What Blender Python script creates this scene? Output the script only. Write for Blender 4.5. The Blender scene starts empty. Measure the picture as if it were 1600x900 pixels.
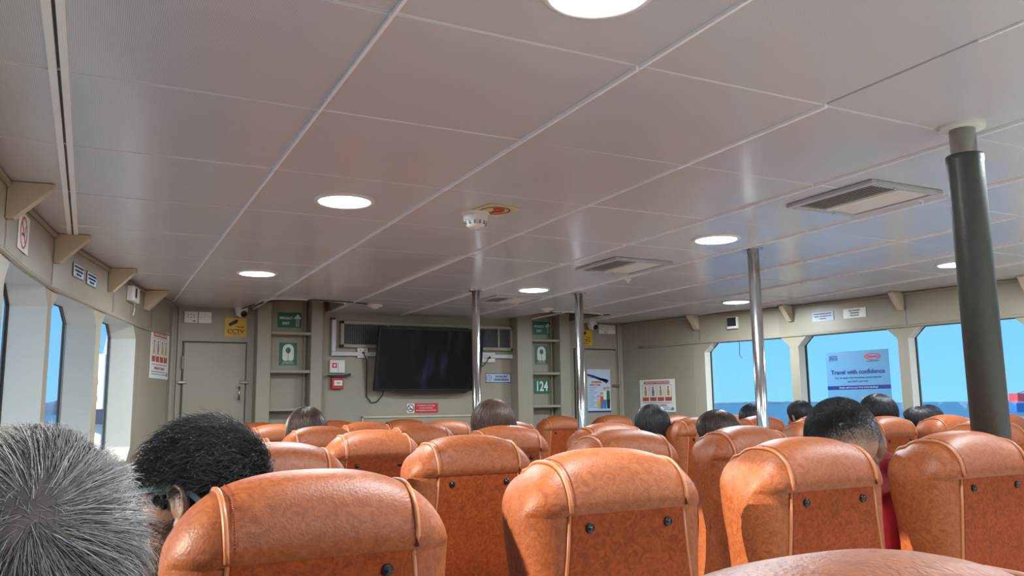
import bpy, bmesh, math, random
import numpy as np
from mathutils import Vector, Matrix, Euler
from math import sin, cos, pi, radians, atan2, sqrt

scn = bpy.context.scene
COL = scn.collection
random.seed(7); rng = np.random.default_rng(7)

# ------------------------------------------------------------ camera
cam_d = bpy.data.cameras.new('camera'); cam = bpy.data.objects.new('camera', cam_d); COL.objects.link(cam)
cam_d.sensor_width = 36; cam_d.lens = 28.88; cam_d.clip_start = 0.02; cam_d.clip_end = 20000
Rr = Vector((0.8898, -0.4562, -0.0137)); Ff = Vector((0.4515, 0.8806, 0.1437)); Rr.normalize(); Ff.normalize()
Rr = (Rr - Ff * Rr.dot(Ff)).normalized(); Uu = Rr.cross(Ff)
cam.matrix_world = Matrix(((Rr.x, Uu.x, -Ff.x, 0), (Rr.y, Uu.y, -Ff.y, 0), (Rr.z, Uu.z, -Ff.z, 1.25), (0, 0, 0, 1)))
scn.camera = cam
scn.view_settings.view_transform = 'Standard'; scn.view_settings.look = 'None'
scn.view_settings.gamma = 1.0; scn.view_settings.use_curve_mapping = False
scn.view_settings.exposure = 0.12

# ------------------------------------------------------------ sky
w = bpy.data.worlds.new('sky'); scn.world = w; w.use_nodes = True
nt = w.node_tree; nt.nodes.clear()
wo = nt.nodes.new('ShaderNodeOutputWorld'); bg = nt.nodes.new('ShaderNodeBackground')
tc = nt.nodes.new('ShaderNodeTexCoord'); sx = nt.nodes.new('ShaderNodeSeparateXYZ'); cr = nt.nodes.new('ShaderNodeValToRGB')
nt.links.new(tc.outputs['Generated'], sx.inputs[0]); nt.links.new(sx.outputs['Z'], cr.inputs[0])
e = cr.color_ramp.elements
e[0].position = 0.0; e[0].color = (0.24, 0.60, 0.92, 1)
e[1].position = 0.6; e[1].color = (0.13, 0.38, 0.78, 1)
m_ = cr.color_ramp.elements.new(0.12); m_.color = (0.19, 0.54, 0.92, 1)
nt.links.new(cr.outputs[0], bg.inputs[0]); bg.inputs[1].default_value = 1.2
nt.links.new(bg.outputs[0], wo.inputs[0])

# ------------------------------------------------------------ sun (low, over the left side, a little ahead)
sun_d = bpy.data.lights.new('sun', 'SUN'); sun = bpy.data.objects.new('sun', sun_d); COL.objects.link(sun)
SUN_EL, SUN_AZ = radians(20), radians(16)
sd = Vector((-cos(SUN_EL) * cos(SUN_AZ), cos(SUN_EL) * sin(SUN_AZ), sin(SUN_EL)))
sun.rotation_euler = sd.to_track_quat('Z', 'Y').to_euler()
sun_d.energy = 9.0; sun_d.color = (1.0, 0.83, 0.64); sun_d.angle = radians(0.6)
LAMP_POWER = 25.0

# ------------------------------------------------------------ materials
def mat(name, col, rough=0.5, metal=0.0, emit=None, estr=0.0, coat=0.0, spec=0.5, var=0.0, vscale=8.0, bump=0.0, bscale=40.0, col2=None, distort=0.0, trans=0.0, detail=3.0):
    m = bpy.data.materials.new(name); m.use_nodes = True
    n = m.node_tree; b = n.nodes['Principled BSDF']
    b.inputs['Base Color'].default_value = (*col, 1); b.inputs['Roughness'].default_value = rough
    b.inputs['Metallic'].default_value = metal; b.inputs['Coat Weight'].default_value = coat
    b.inputs['Specular IOR Level'].default_value = spec
    b.inputs['Transmission Weight'].default_value = trans
    if emit: b.inputs['Emission Color'].default_value = (*emit, 1); b.inputs['Emission Strength'].default_value = estr
    t = n.nodes.new('ShaderNodeTexCoord')
    if var or col2:
        no = n.nodes.new('ShaderNodeTexNoise'); no.inputs['Scale'].default_value = vscale
        no.inputs['Detail'].default_value = detail; no.inputs['Distortion'].default_value = distort
        n.links.new(t.outputs['Object'], no.inputs['Vector'])
        r = n.nodes.new('ShaderNodeValToRGB'); n.links.new(no.outputs['Fac'], r.inputs[0])
        c2 = col2 if col2 else tuple(max(0, c * (1 - var)) for c in col)
        r.color_ramp.elements[0].position = 0.35; r.color_ramp.elements[0].color = (*c2, 1)
        r.color_ramp.elements[1].position = 0.65; r.color_ramp.elements[1].color = (*col, 1)
        n.links.new(r.outputs[0], b.inputs['Base Color'])
    if bump:
        nb = n.nodes.new('ShaderNodeTexNoise'); nb.inputs['Scale'].default_value = bscale; nb.inputs['Detail'].default_value = 4
        n.links.new(t.outputs['Object'], nb.inputs['Vector'])
        bp = n.nodes.new('ShaderNodeBump'); bp.inputs['Strength'].default_value = bump; bp.inputs['Distance'].default_value = 0.004
        n.links.new(nb.outputs['Fac'], bp.inputs['Height']); n.links.new(bp.outputs[0], b.inputs['Normal'])
    return m

M = {}
M['wall'] = mat('painted_wall', (0.34, 0.31, 0.235), 0.38, var=0.06, vscale=2.5, bump=0.15, bscale=9)
M['frame_paint'] = mat('window_surround_paint', (0.72, 0.70, 0.61), 0.4, var=0.04, vscale=3)
M['bracket'] = mat('bracket_paint', (0.58, 0.50, 0.38), 0.4, var=0.05)
M['white'] = mat('white_plastic', (0.78, 0.77, 0.73), 0.35)
M['black'] = mat('black_rubber', (0.012, 0.012, 0.014), 0.5)
M['blackgloss'] = mat('black_gloss', (0.01, 0.01, 0.012), 0.12)
M['steel'] = mat('polished_steel', (0.62, 0.62, 0.62), 0.16, metal=1.0, var=0.12, vscale=14)
M['foam'] = mat('grey_foam_sleeve', (0.045, 0.048, 0.04), 0.42, var=0.15, vscale=30, bump=0.2, bscale=120)
M['floor'] = mat('deck_vinyl', (0.56, 0.53, 0.48), 0.45, var=0.12, vscale=12)
M['trimstrip'] = mat('white_trim_strip', (0.95, 0.95, 0.95), 0.3)
M['lampglow'] = mat('lamp_glow', (1, 1, 1), 0.4, emit=(0.86, 0.95, 1.0), estr=9)
M['leather'] = mat('orange_leather', (0.325, 0.092, 0.028), 0.46, spec=0.33, vscale=42, col2=(0.232, 0.057, 0.015), distort=2.6, bump=0.22, bscale=260, detail=4)
M['leatherback'] = mat('orange_leather_panel', (0.29, 0.055, 0.008), 0.6, spec=0.2, vscale=42, col2=(0.185, 0.030, 0.003), distort=2.8, bump=0.25, bscale=260, detail=4)
M['piping'] = mat('leather_piping', (0.43, 0.145, 0.055), 0.4)
M['stitch'] = mat('red_thread', (0.30, 0.04, 0.02), 0.6)
M['seatframe'] = mat('seat_frame_metal', (0.09, 0.09, 0.09), 0.4, metal=0.6)
M['skin1'] = mat('skin_tan', (0.32, 0.155, 0.095), 0.45, var=0.12, vscale=25, bump=0.12, bscale=220)
M['skin2'] = mat('skin_light', (0.50, 0.30, 0.21), 0.45, var=0.08, vscale=25, bump=0.1, bscale=220)
M['green'] = mat('sign_green', (0.005, 0.16, 0.085), 0.4)
M['signwhite'] = mat('sign_white', (0.80, 0.82, 0.76), 0.45)
M['yellow'] = mat('sign_yellow', (0.72, 0.42, 0.008), 0.4)
M['signblack'] = mat('sign_black', (0.02, 0.018, 0.015), 0.5)
M['red'] = mat('sign_red', (0.52, 0.02, 0.025), 0.4)
M['mutedred'] = mat('print_muted_red', (0.50, 0.09, 0.07), 0.5)
M['navy'] = mat('print_navy', (0.01, 0.03, 0.2), 0.4)
M['blueprint'] = mat('print_blue', (0.05, 0.2, 0.5), 0.45)
M['paleblue'] = mat('print_pale_blue', (0.50, 0.62, 0.75), 0.45)
M['adblue'] = mat('advert_blue', (0.10, 0.30, 0.52), 0.5)
M['printgrey'] = mat('print_grey', (0.2, 0.2, 0.22), 0.5)
M['orange_print'] = mat('print_ochre', (0.55, 0.33, 0.1), 0.5)
M['skinprint'] = mat('print_skin', (0.7, 0.42, 0.3), 0.5)
M['louvre'] = mat('louvre_white', (0.74, 0.74, 0.70), 0.35)
M['louvreback'] = mat('vent_duct_dark', (0.02, 0.02, 0.02), 0.6)
M['conduit'] = mat('grey_white_conduit', (0.62, 0.62, 0.66), 0.35)
M['latch'] = mat('dull_brass_steel', (0.22, 0.19, 0.15), 0.35, metal=0.9)
M['vent_frame'] = mat('vent_frame_grey', (0.45, 0.45, 0.46), 0.35)
M['creamsticker'] = mat('cream_sticker', (0.66, 0.60, 0.34), 0.5)

def ceiling_mat():
    m = bpy.data.materials.new('perforated_ceiling_panel'); m.use_nodes = True
    n = m.node_tree; b = n.nodes['Principled BSDF']; t = n.nodes.new('ShaderNodeTexCoord')
    def vm(op, a, v=None):
        q = n.nodes.new('ShaderNodeVectorMath'); q.operation = op; n.links.new(a, q.inputs[0])
        if v is not None: q.inputs[1].default_value = v
        return q
    s = vm('SCALE', t.outputs['Object']); s.inputs['Scale'].default_value = 1 / 0.0042
    f = vm('FRACTION', s.outputs[0]); g = vm('SUBTRACT', f.outputs[0], (0.5, 0.5, 0)); g2 = vm('MULTIPLY', g.outputs[0], (1, 1, 0))
    l = vm('LENGTH', g2.outputs[0])
    r = n.nodes.new('ShaderNodeValToRGB'); n.links.new(l.outputs['Value'], r.inputs[0])
    r.color_ramp.elements[0].position = 0.2; r.color_ramp.elements[0].color = (0.32, 0.32, 0.33, 1)
    r.color_ramp.elements[1].position = 0.27; r.color_ramp.elements[1].color = (0.63, 0.64, 0.67, 1)
    n.links.new(r.outputs[0], b.inputs['Base Color'])
    b.inputs['Roughness'].default_value = 0.23; b.inputs['Specular IOR Level'].default_value = 0.65
    no = n.nodes.new('ShaderNodeTexNoise'); no.inputs['Scale'].default_value = 2.2; no.inputs['Detail'].default_value = 1.0
    n.links.new(t.outputs['Object'], no.inputs['Vector'])
    bp = n.nodes.new('ShaderNodeBump'); bp.inputs['Strength'].default_value = 0.35; bp.inputs['Distance'].default_value = 0.02
    n.links.new(no.outputs['Fac'], bp.inputs['Height']); n.links.new(bp.outputs[0], b.inputs['Normal'])
    return m
M['ceiling'] = ceiling_mat()

def glass_mat():
    m = bpy.data.materials.new('window_glass'); m.use_nodes = True
    n = m.node_tree; n.nodes.clear(); o = n.nodes.new('ShaderNodeOutputMaterial')
    tr = n.nodes.new('ShaderNodeBsdfTransparent'); tr.inputs[0].default_value = (0.86, 0.94, 0.97, 1)
    gl = n.nodes.new('ShaderNodeBsdfGlossy'); gl.inputs['Roughness'].default_value = 0.02
    mx = n.nodes.new('ShaderNodeMixShader'); fr = n.nodes.new('ShaderNodeFresnel'); fr.inputs[0].default_value = 1.35
    n.links.new(fr.outputs[0], mx.inputs[0]); n.links.new(tr.outputs[0], mx.inputs[1]); n.links.new(gl.outputs[0], mx.inputs[2])
    n.links.new(mx.outputs[0], o.inputs[0]); return m
M['glass'] = glass_mat()

def sea_mat():
    m = mat('sea_water', (0.05, 0.19, 0.33), 0.35, var=0.3, vscale=0.02)
    n = m.node_tree; b = n.nodes['Principled BSDF']; t = n.nodes.new('ShaderNodeTexCoord')
    no = n.nodes.new('ShaderNodeTexNoise'); no.inputs['Scale'].default_value = 0.5; no.inputs['Detail'].default_value = 5
    n.links.new(t.outputs['Object'], no.inputs['Vector'])
    bp = n.nodes.new('ShaderNodeBump'); bp.inputs['Strength'].default_value = 0.8; bp.inputs['Distance'].default_value = 0.6
    n.links.new(no.outputs['Fac'], bp.inputs['Height']); n.links.new(bp.outputs[0], b.inputs['Normal'])
    return m
M['sea'] = sea_mat()

def screen_mat():
    m = bpy.data.materials.new('television_picture'); m.use_nodes = True
    n = m.node_tree; b = n.nodes['Principled BSDF']; t = n.nodes.new('ShaderNodeTexCoord')
    b.inputs['Base Color'].default_value = (0.008, 0.008, 0.01, 1); b.inputs['Roughness'].default_value = 0.3; b.inputs['Specular IOR Level'].default_value = 0.25
    mp = n.nodes.new('ShaderNodeMapping'); mp.inputs['Scale'].default_value = (6, 1, 1.6); mp.inputs['Location'].default_value = (1.3, 0, 0.4)
    n.links.new(t.outputs['Object'], mp.inputs[0])
    no = n.nodes.new('ShaderNodeTexNoise'); no.inputs['Scale'].default_value = 1.6; no.inputs['Detail'].default_value = 3
    n.links.new(mp.outputs[0], no.inputs['Vector'])
    r = n.nodes.new('ShaderNodeValToRGB'); n.links.new(no.outputs['Fac'], r.inputs[0])
    r.color_ramp.elements[0].position = 0.52; r.color_ramp.elements[0].color = (0, 0, 0, 1)
    r.color_ramp.elements[1].position = 0.75; r.color_ramp.elements[1].color = (0.10, 0.06, 0.16, 1)
    n.links.new(r.outputs[0], b.inputs['Emission Color']); b.inputs['Emission Strength'].default_value = 0.14
    return m
M['screen'] = screen_mat()

# ------------------------------------------------------------ mesh helpers
class MB:
    def __init__(s): s.v = []; s.f = []
    def add(s, vs, fs):
        o = len(s.v); s.v += [tuple(p) for p in vs]; s.f += [tuple(i + o for i in f) for f in fs]; return s
    def box(s, x0, x1, y0, y1, z0, z1, mtx=None):
        vs = [Vector(p) for p in ((x0,y0,z0),(x1,y0,z0),(x1,y1,z0),(x0,y1,z0),(x0,y0,z1),(x1,y0,z1),(x1,y1,z1),(x0,y1,z1))]
        if mtx: vs = [mtx @ p for p in vs]
        return s.add(vs, [(0,3,2,1),(4,5,6,7),(0,1,5,4),(1,2,6,5),(2,3,7,6),(3,0,4,7)])
    def prism(s, pts, y0, y1):           # polygon in XZ, extruded along Y
        n = len(pts)
        vs = [(x, y0, z) for x, z in pts] + [(x, y1, z) for x, z in pts]
        return s.add(vs, [tuple(range(n)), tuple(range(2*n-1, n-1, -1))] + [(i, i+n, (i+1)%n+n, (i+1)%n) for i in range(n)])
    def prismz(s, pts, z0, z1):
        n = len(pts)
        vs = [(x, y, z0) for x, y in pts] + [(x, y, z1) for x, y in pts]
        return s.add(vs, [tuple(range(n-1,-1,-1)), tuple(range(n, 2*n))] + [(i, (i+1)%n, (i+1)%n+n, i+n) for i in range(n)])
    def lathe(s, prof, c=(0,0,0), n=24, axis='z'):
        vs = []; 
        for r, h in prof:
            for k in range(n):
                a = 2*pi*k/n
                p = (r*cos(a), r*sin(a), h) if axis == 'z' else (r*cos(a), h, r*sin(a))
                vs.append((p[0]+c[0], p[1]+c[1], p[2]+c[2]))
        m = len(prof)
        fs = [(i*n+k, i*n+(k+1)%n, (i+1)*n+(k+1)%n, (i+1)*n+k) for i in range(m-1) for k in range(n)]
        fs += [tuple(range(n-1,-1,-1)), tuple(range((m-1)*n, m*n))]
        return s.add(vs, fs)
    def tube(s, pts, r, n=8, cap=True):
        pts = [Vector(p) for p in pts]; vs = []; rr = r if isinstance(r, (list, tuple)) else [r]*len(pts)
        up = Vector((0, 0, 1))
        for i, p in enumerate(pts):
            d = (pts[min(i+1, len(pts)-1)] - pts[max(i-1, 0)]).normalized()
            a = d.cross(up)
            if a.length < 0.05: a = d.cross(Vector((1, 0, 0)))
            a.normalize(); b = d.cross(a)
            for k in range(n): vs.append(p + (a*cos(2*pi*k/n) + b*sin(2*pi*k/n))*rr[i])
        m = len(pts)
        fs = [(i*n+k, i*n+(k+1)%n, (i+1)*n+(k+1)%n, (i+1)*n+k) for i in range(m-1) for k in range(n)]
        if cap: fs += [tuple(range(n-1,-1,-1)), tuple(range((m-1)*n, m*n))]
        return s.add(vs, fs)
    def ell(s, c, r, n=20, m=12, mtx=None):
        vs = [Vector((c[0], c[1], c[2]-r[2]))]
        for i in range(1, m):
            t = -pi/2 + pi*i/m
            for k in range(n):
                a = 2*pi*k/n; vs.append(Vector((c[0]+r[0]*cos(t)*cos(a), c[1]+r[1]*cos(t)*sin(a), c[2]+r[2]*sin(t))))
        vs.append(Vector((c[0], c[1], c[2]+r[2])))
        if mtx: vs = [mtx @ p for p in vs]
        L = len(vs)-1
        fs = [(0, 1+(k+1)%n, 1+k) for k in range(n)] + [(1+(i*n)+k, 1+i*n+(k+1)%n, 1+(i+1)*n+(k+1)%n, 1+(i+1)*n+k) for i in range(m-2) for k in range(n)]
        fs += [(L, 1+(m-2)*n+k, 1+(m-2)*n+(k+1)%n) for k in range(n)]
        return s.add(vs, fs)
    def cap(s, a, b, ra, rb, n=14):      # tapered rounded limb
        a, b = Vector(a), Vector(b); d = (b-a); L = d.length; d.normalize(); pts = []; rr = []
        for k in range(5):
            t = pi/2*(1-k/4) ; pts.append(a - d*ra*sin(t)*0.999); rr.append(max(ra*cos(t), 1e-4))
        for k in range(1, 5):
            t = pi/2*k/4; pts.append(b + d*rb*sin(t)); rr.append(max(rb*cos(t), 1e-4))
        # first ring positions already end at a (k=4), add b ring
        pts.insert(5, b); rr.insert(5, rb)
        return s.tube(pts, rr, n)
    def mesh(s, name, smooth=False):
        m = bpy.data.meshes.new(name); m.from_pydata([tuple(p) for p in s.v], [], s.f)
        if smooth: m.polygons.foreach_set('use_smooth', [True]*len(m.polygons))
        m.update(); return m
    def build(s, name, material, parent=None, smooth=False, bevel=0.0, angle=None, loc=None, rot=None):
        return link(name, s.mesh(name, smooth), material, parent, bevel, angle, loc, rot)

def link(name, mesh, material, parent=None, bevel=0.0, angle=None, loc=None, rot=None):
    o = bpy.data.objects.new(name, mesh); COL.objects.link(o)
    if material and not mesh.materials: mesh.materials.append(material)
    if parent: o.parent = parent
    if loc: o.location = loc
    if rot: o.rotation_euler = rot
    if bevel:
        b = o.modifiers.new('bevel', 'BEVEL'); b.width = bevel; b.segments = 2; b.limit_method = 'ANGLE'; b.angle_limit = radians(35)
    return o
def tag(o, label=None, cat=None, group=None, kind=None):
    if label: o['label'] = label
    if cat: o['category'] = cat
    if group: o['group'] = group
    if kind: o['kind'] = kind
    return o
def thing(name, label, cat, loc=(0,0,0), rz=0, group=None):
    o = bpy.data.objects.new(name, None); COL.objects.link(o); o.empty_display_size = 0.1
    o.location = loc; o.rotation_euler = (0, 0, rz); return tag(o, label, cat, group)
def copy_tree(o, parent=None):
    c = o.copy(); COL.objects.link(c)
    if parent: c.parent = parent
    for ch in o.children: copy_tree(ch, c)
    return c
def text(name, s, size, material, parent, x=0, z=0, y=0, align='CENTER', sx=1.0, bold=0.0, ext=0.0006):
    cu = bpy.data.curves.new(name, 'FONT'); cu.body = s; cu.size = size; cu.align_x = align; cu.align_y = 'CENTER'
    cu.extrude = ext; cu.offset = bold; cu.resolution_u = 3
    t = bpy.data.objects.new(name, cu); COL.objects.link(t)
    me = bpy.data.meshes.new_from_object(t); COL.objects.unlink(t); bpy.data.objects.remove(t)
    for v in me.vertices:
        a, b, c = v.co; v.co = (x + a*sx, y - c, z + b)
    me.materials.clear(); me.name = name
    return link(name, me, material, parent)
def rect(name, material, parent, x0, x1, z0, z1, y=-0.003, d=0.001, bevel=0):
    return MB().box(x0, x1, y-d, y, z0, z1).build(name, material, parent, bevel=bevel)
def disc_pts(cx, cz, rx, rz, n=24, a0=0, a1=2*pi):
    return [(cx+rx*cos(a0+(a1-a0)*k/n), cz+rz*sin(a0+(a1-a0)*k/n)) for k in range(n)]
def flat(name, material, parent, polys, y=-0.003, d=0.001):
    m = MB()
    for p in polys: m.prism(p, y-d, y)
    return m.build(name, material, parent)
def ringpoly(mb, cx, cz, r0, r1, y, d=0.001, n=28, sx=1.0):
    vs = []
    for k in range(n):
        a = 2*pi*k/n
        for r in (r0, r1):
            for yy in (y-d, y): vs.append((cx+r*cos(a)*sx, yy, cz+r*sin(a)))
    fs = []
    for k in range(n):
        a = 4*k; b = 4*((k+1) % n)
        fs += [(a, b, b+2, a+2), (a+1, a+3, b+3, b+1), (a+2, b+2, b+3, a+3), (a, a+1, b+1, b)]
    mb.add(vs, fs); return mb

# ------------------------------------------------------------ room shell
CZ = 2.07; WT, WB = 1.81, 0.95; YF = 6.88; YR = -2.8
LP = [(-.33,-2.8),(-.33,3.0),(-.262,3.707),(-.177,4.267),(.069,5.198),(.28,6.0),(.50,6.57),(.55,6.88)]
RP = [(5.69,-2.8),(5.69,2.5),(5.563,3.293),(5.43,4.18),(5.23,5.2),(4.95,6.0),(4.74,6.88)]
def wx(P, y):
    for a, b in zip(P, P[1:]):
        if a[1] <= y <= b[1]: return a[0] + (b[0]-a[0])*(y-a[1])/(b[1]-a[1])
def wang(P, y, h=0.12): 
    a, b = max(y-h, YR), min(y+h, YF); return atan2(wx(P, b)-wx(P, a), b-a)      # deviation from +Y toward +X
def on_left(y, z, off=0.0):  # location, rotz of an item hung on the left wall (local -y points into the room)
    t = wang(LP, y); return (wx(LP, y)+cos(t)*off, y-sin(t)*off, z), pi/2 - t
def on_right(y, z, off=0.0):
    t = wang(RP, y); return (wx(RP, y)-cos(t)*off, y+sin(t)*off, z), -pi/2 - t

floor = MB().box(-1.0, 6.4, YR-.1, YF+.2, -.06, 0).build('floor', M['floor']); tag(floor, kind='structure')

def winlist(base, step_from, pitch, length):
    out = list(base); y = step_from
    while y - length > YR + .15: out.append((y-length, y)); y -= pitch
    return out
LW = winlist([(5.08, 5.89), (4.28, 4.99), (3.40, 4.20)], 3.30, 0.92, 0.82)
RW = winlist([(5.11, 5.89), (4.20, 5.03), (3.30, 4.12)], 3.22, 0.90, 0.82)
wn = [0]
def side_wall(name, P, wins, s):     # s=-1 left, +1 right (outboard direction)
    m = MB(); wins = sorted(wins)
    D = 0.012
    def pt(y, z, off=0.0):
        t = wang(P, y, .04) if off else 0
        return (wx(P, y)+s*off*cos(t), y - s*off*sin(t)*1.0, z)
    def quad(a, b, c, d): m.add([a, b, c, d], [(0, 1, 2, 3)])
    ys = sorted(set([p[1] for p in P]))
    def strip(y0, y1, z0, z1):
        yy = [y0]+[y for y in ys if y0 < y < y1]+[y1]
        for a, b in zip(yy, yy[1:]): quad(pt(a, z0), pt(b, z0), pt(b, z1), pt(a, z1))
    strip(YR, YF, 0, WB-.0); strip(YR, YF, WT, CZ+.02)
    # outer skin shell so the wall has thickness
    prev = YR; ch = 0.085
    for (a, b) in wins:
        strip(prev, a, WB, WT); prev = b
        for (c0, c1, zc0, zc1) in ((a, a+ch, WT, WT-ch), (b, b-ch, WT, WT-ch), (a, a+ch, WB, WB+ch), (b, b-ch, WB, WB+ch)):
            m.add([pt(c0, zc0), pt(c1, zc0), pt(c0, zc1)], [(0, 1, 2)])
    strip(prev, YF, WB, WT)
    o = m.build(name, M['wall']); tag(o, kind='structure')
    # outer hull plating behind (solid around the openings), keeps light out
    h = MB()
    def strip2(y0, y1, z0, z1, off=(0.17 if s < 0 else 0.13)):
        yy = [y0]+[y for y in ys if y0 < y < y1]+[y1]
        for a_, b_ in zip(yy, yy[1:]): h.add([pt(a_, z0, off), pt(b_, z0, off), pt(b_, z1, off), pt(a_, z1, off)], [(0, 1, 2, 3)])
    strip2(YR, YF, -.05, WB+.0); strip2(YR, YF, WT, CZ+.15); prev = YR
    for (a, b) in wins: strip2(prev, a+.0, WB, WT); prev = b
    strip2(prev, YF, WB, WT)
    h.build('hull_plating', M['wall'], o)
    # seams in the header and a rolled lip under it
    for y in ([3.36, 4.25, 5.30, 6.2] if s < 0 else [5.93, 4.12, 3.2]):
        MB().add([pt(y-.004, WT+.005, -.002), pt(y+.004, WT+.005, -.002), pt(y+.004, CZ, -.002), pt(y-.004, CZ, -.002)], [(0,1,2,3)]).build('panel_seam', M['printgrey'], o)
    lip = [Vector(pt(y, WT+.004, -.004)) for y in np.linspace(YR+.02, YF-.25, 60)]
    MB().tube(lip, 0.011, 8).build('header_lip', M['wall'], o, smooth=True)
    trim = [Vector(pt(y, CZ-.012, -.004)) for y in np.linspace(YR+.02, YF-.02, 60)]
    MB().tube(trim, 0.012, 8).build('ceiling_trim', M['wall'], o, smooth=True)
    for (a, b) in sorted(wins, reverse=True):
        wn[0] += 1
        ya, yb = a, b; z0, z1 = WB, WT
        octo = [(ya+ch, z0), (yb-ch, z0), (yb, z0+ch), (yb, z1-ch), (yb-ch, z1), (ya+ch, z1), (ya, z1-ch), (ya, z0+ch)]
        DP = 0.155 if s < 0 else 0.10
        f = MB(); vi = [pt(y, z) for y, z in octo]
        A, B = Vector(pt(ya, 0)), Vector(pt(yb, 0)); t_ = (B-A).normalized(); nn = Vector((t_.y, -t_.x, 0))*s if s > 0 else Vector((-t_.y, t_.x, 0))
        if nn.x*s < 0: nn = -nn
        vo = [tuple(Vector(p)+nn*DP) for p in vi]
        n8 = 8
        f.add(vi+vo, [(i, (i+1) % 8, (i+1) % 8+8, i+8) for i in range(8)])
        fr = f.build('window_%d' % wn[0], M['frame_paint']); tag(fr, kind='structure')
        # black gasket + glass
        cen = sum((Vector(p) for p in vo), Vector())/8
        g = MB(); k = .988
        vin = [tuple(cen+(Vector(p)-cen)*k - nn*.006) for p in vo]; vout = [tuple(Vector(p) - nn*.006) for p in vo]; vb = [tuple(Vector(p)+nn*.012) for p in vo]
        g.add(vout+vin+vb, [(i, (i+1) % 8, (i+1) % 8+8, i+8) for i in range(8)] + [(i, i+16, (i+1) % 8+16, (i+1) % 8) for i in range(8)])
        g.build('gasket', M['black'], fr)
        p = MB(); vv = [tuple(Vector(q)) for q in vo]; v2 = [tuple(Vector(q)+nn*.006) for q in vo]
        p.add(vv, [tuple(range(8))]).build('pane', M['glass'], fr)
    return o
wl = side_wall('wall_left', LP, LW, -1); wr = side_wall('wall_right', RP, RW, 1)

# front bulkhead with recess behind the grille, rear bulkhead
wf = MB().box(.40, 5.0, YF, YF+.08, 0, CZ+.35).build('wall_front', M['wall']); tag(wf, kind='structure')
wb_ = MB().box(-.45, 5.85, YR-.08, YR, 0, CZ+.2).build('wall_back', M['wall']); tag(wb_, kind='structure')
MB().box(1.86, 3.62, YF-.004, YF, .55, 1.185).build('locker_face', M['wall'], wf, bevel=.002)
for a in ((2.07, 3.60, 1.175, 1.19), (2.07, 2.085, .55, 1.19)):
    MB().box(a[0], a[1], YF-.018, YF-.004, a[2], a[3]).build('locker_edge', M['bracket'], wf, bevel=.002)
for x in (.545, 4.742):
    MB().box(x-.02, x+.02, YF-.03, YF, 0, CZ).build('corner_post', M['wall'], wf, bevel=.006)

# ceiling: body above, panels below, hatch openings over the ladders
ceil = MB().box(-.6, 6.0, YR-.1, 6.10, CZ+.022, CZ+.05).build('ceiling', M['wall']); tag(ceil, kind='structure')
X0, DX, Y0, DY = -.107, .6285, 1.5506, .6229
HX = [(1.43, .32), (3.79, .34)]      # hatch centre x, half width
def clipx(y, lo=True): 
    y = min(max(y, YR), YF); return wx(LP, y) if lo else wx(RP, y)
def add_panel(x0, x1, y0, y1):
    g = .0035
    ys_ = [y0+g, (y0+y1)/2, y1-g]; pts_l = []; pts_r = []
    for y in ys_:
        a = max(x0+g, clipx(y)-.03); b = min(x1-g, clipx(y, False)+.03)
        if b - a < .02: b = a+.001
        pts_l.append((a, y)); pts_r.append((b, y))
    if max(b[0]-a[0] for a, b in zip(pts_l, pts_r)) < .05: return
    cx, cy = (x0+x1)/2, (y0+y1)/2
    pts = [(p[0]-cx, p[1]-cy) for p in pts_l[::1]][::-1] + [(p[0]-cx, p[1]-cy) for p in pts_r]
    o = MB().prismz(pts[::1], 0, .018).build('ceiling_panel', M['ceiling'], ceil, bevel=.0025)
    o.location = (cx, cy, CZ + rng.uniform(-.0008, .0008)); o.rotation_euler = (rng.normal(0, .0022), rng.normal(0, .0022), 0)
rows = [Y0 + j*DY for j in range(-7, 8)]   # last full row edge 5.69
rows = [y for y in rows if y > YR-.5]
for j in range(len(rows)-1):
    for i in range(-1, 10): add_panel(X0+i*DX, X0+(i+1)*DX, rows[j], rows[j+1])
for i in range(-1, 10): add_panel(X0+i*DX, X0+(i+1)*DX, rows[-1], 6.09)
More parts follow.
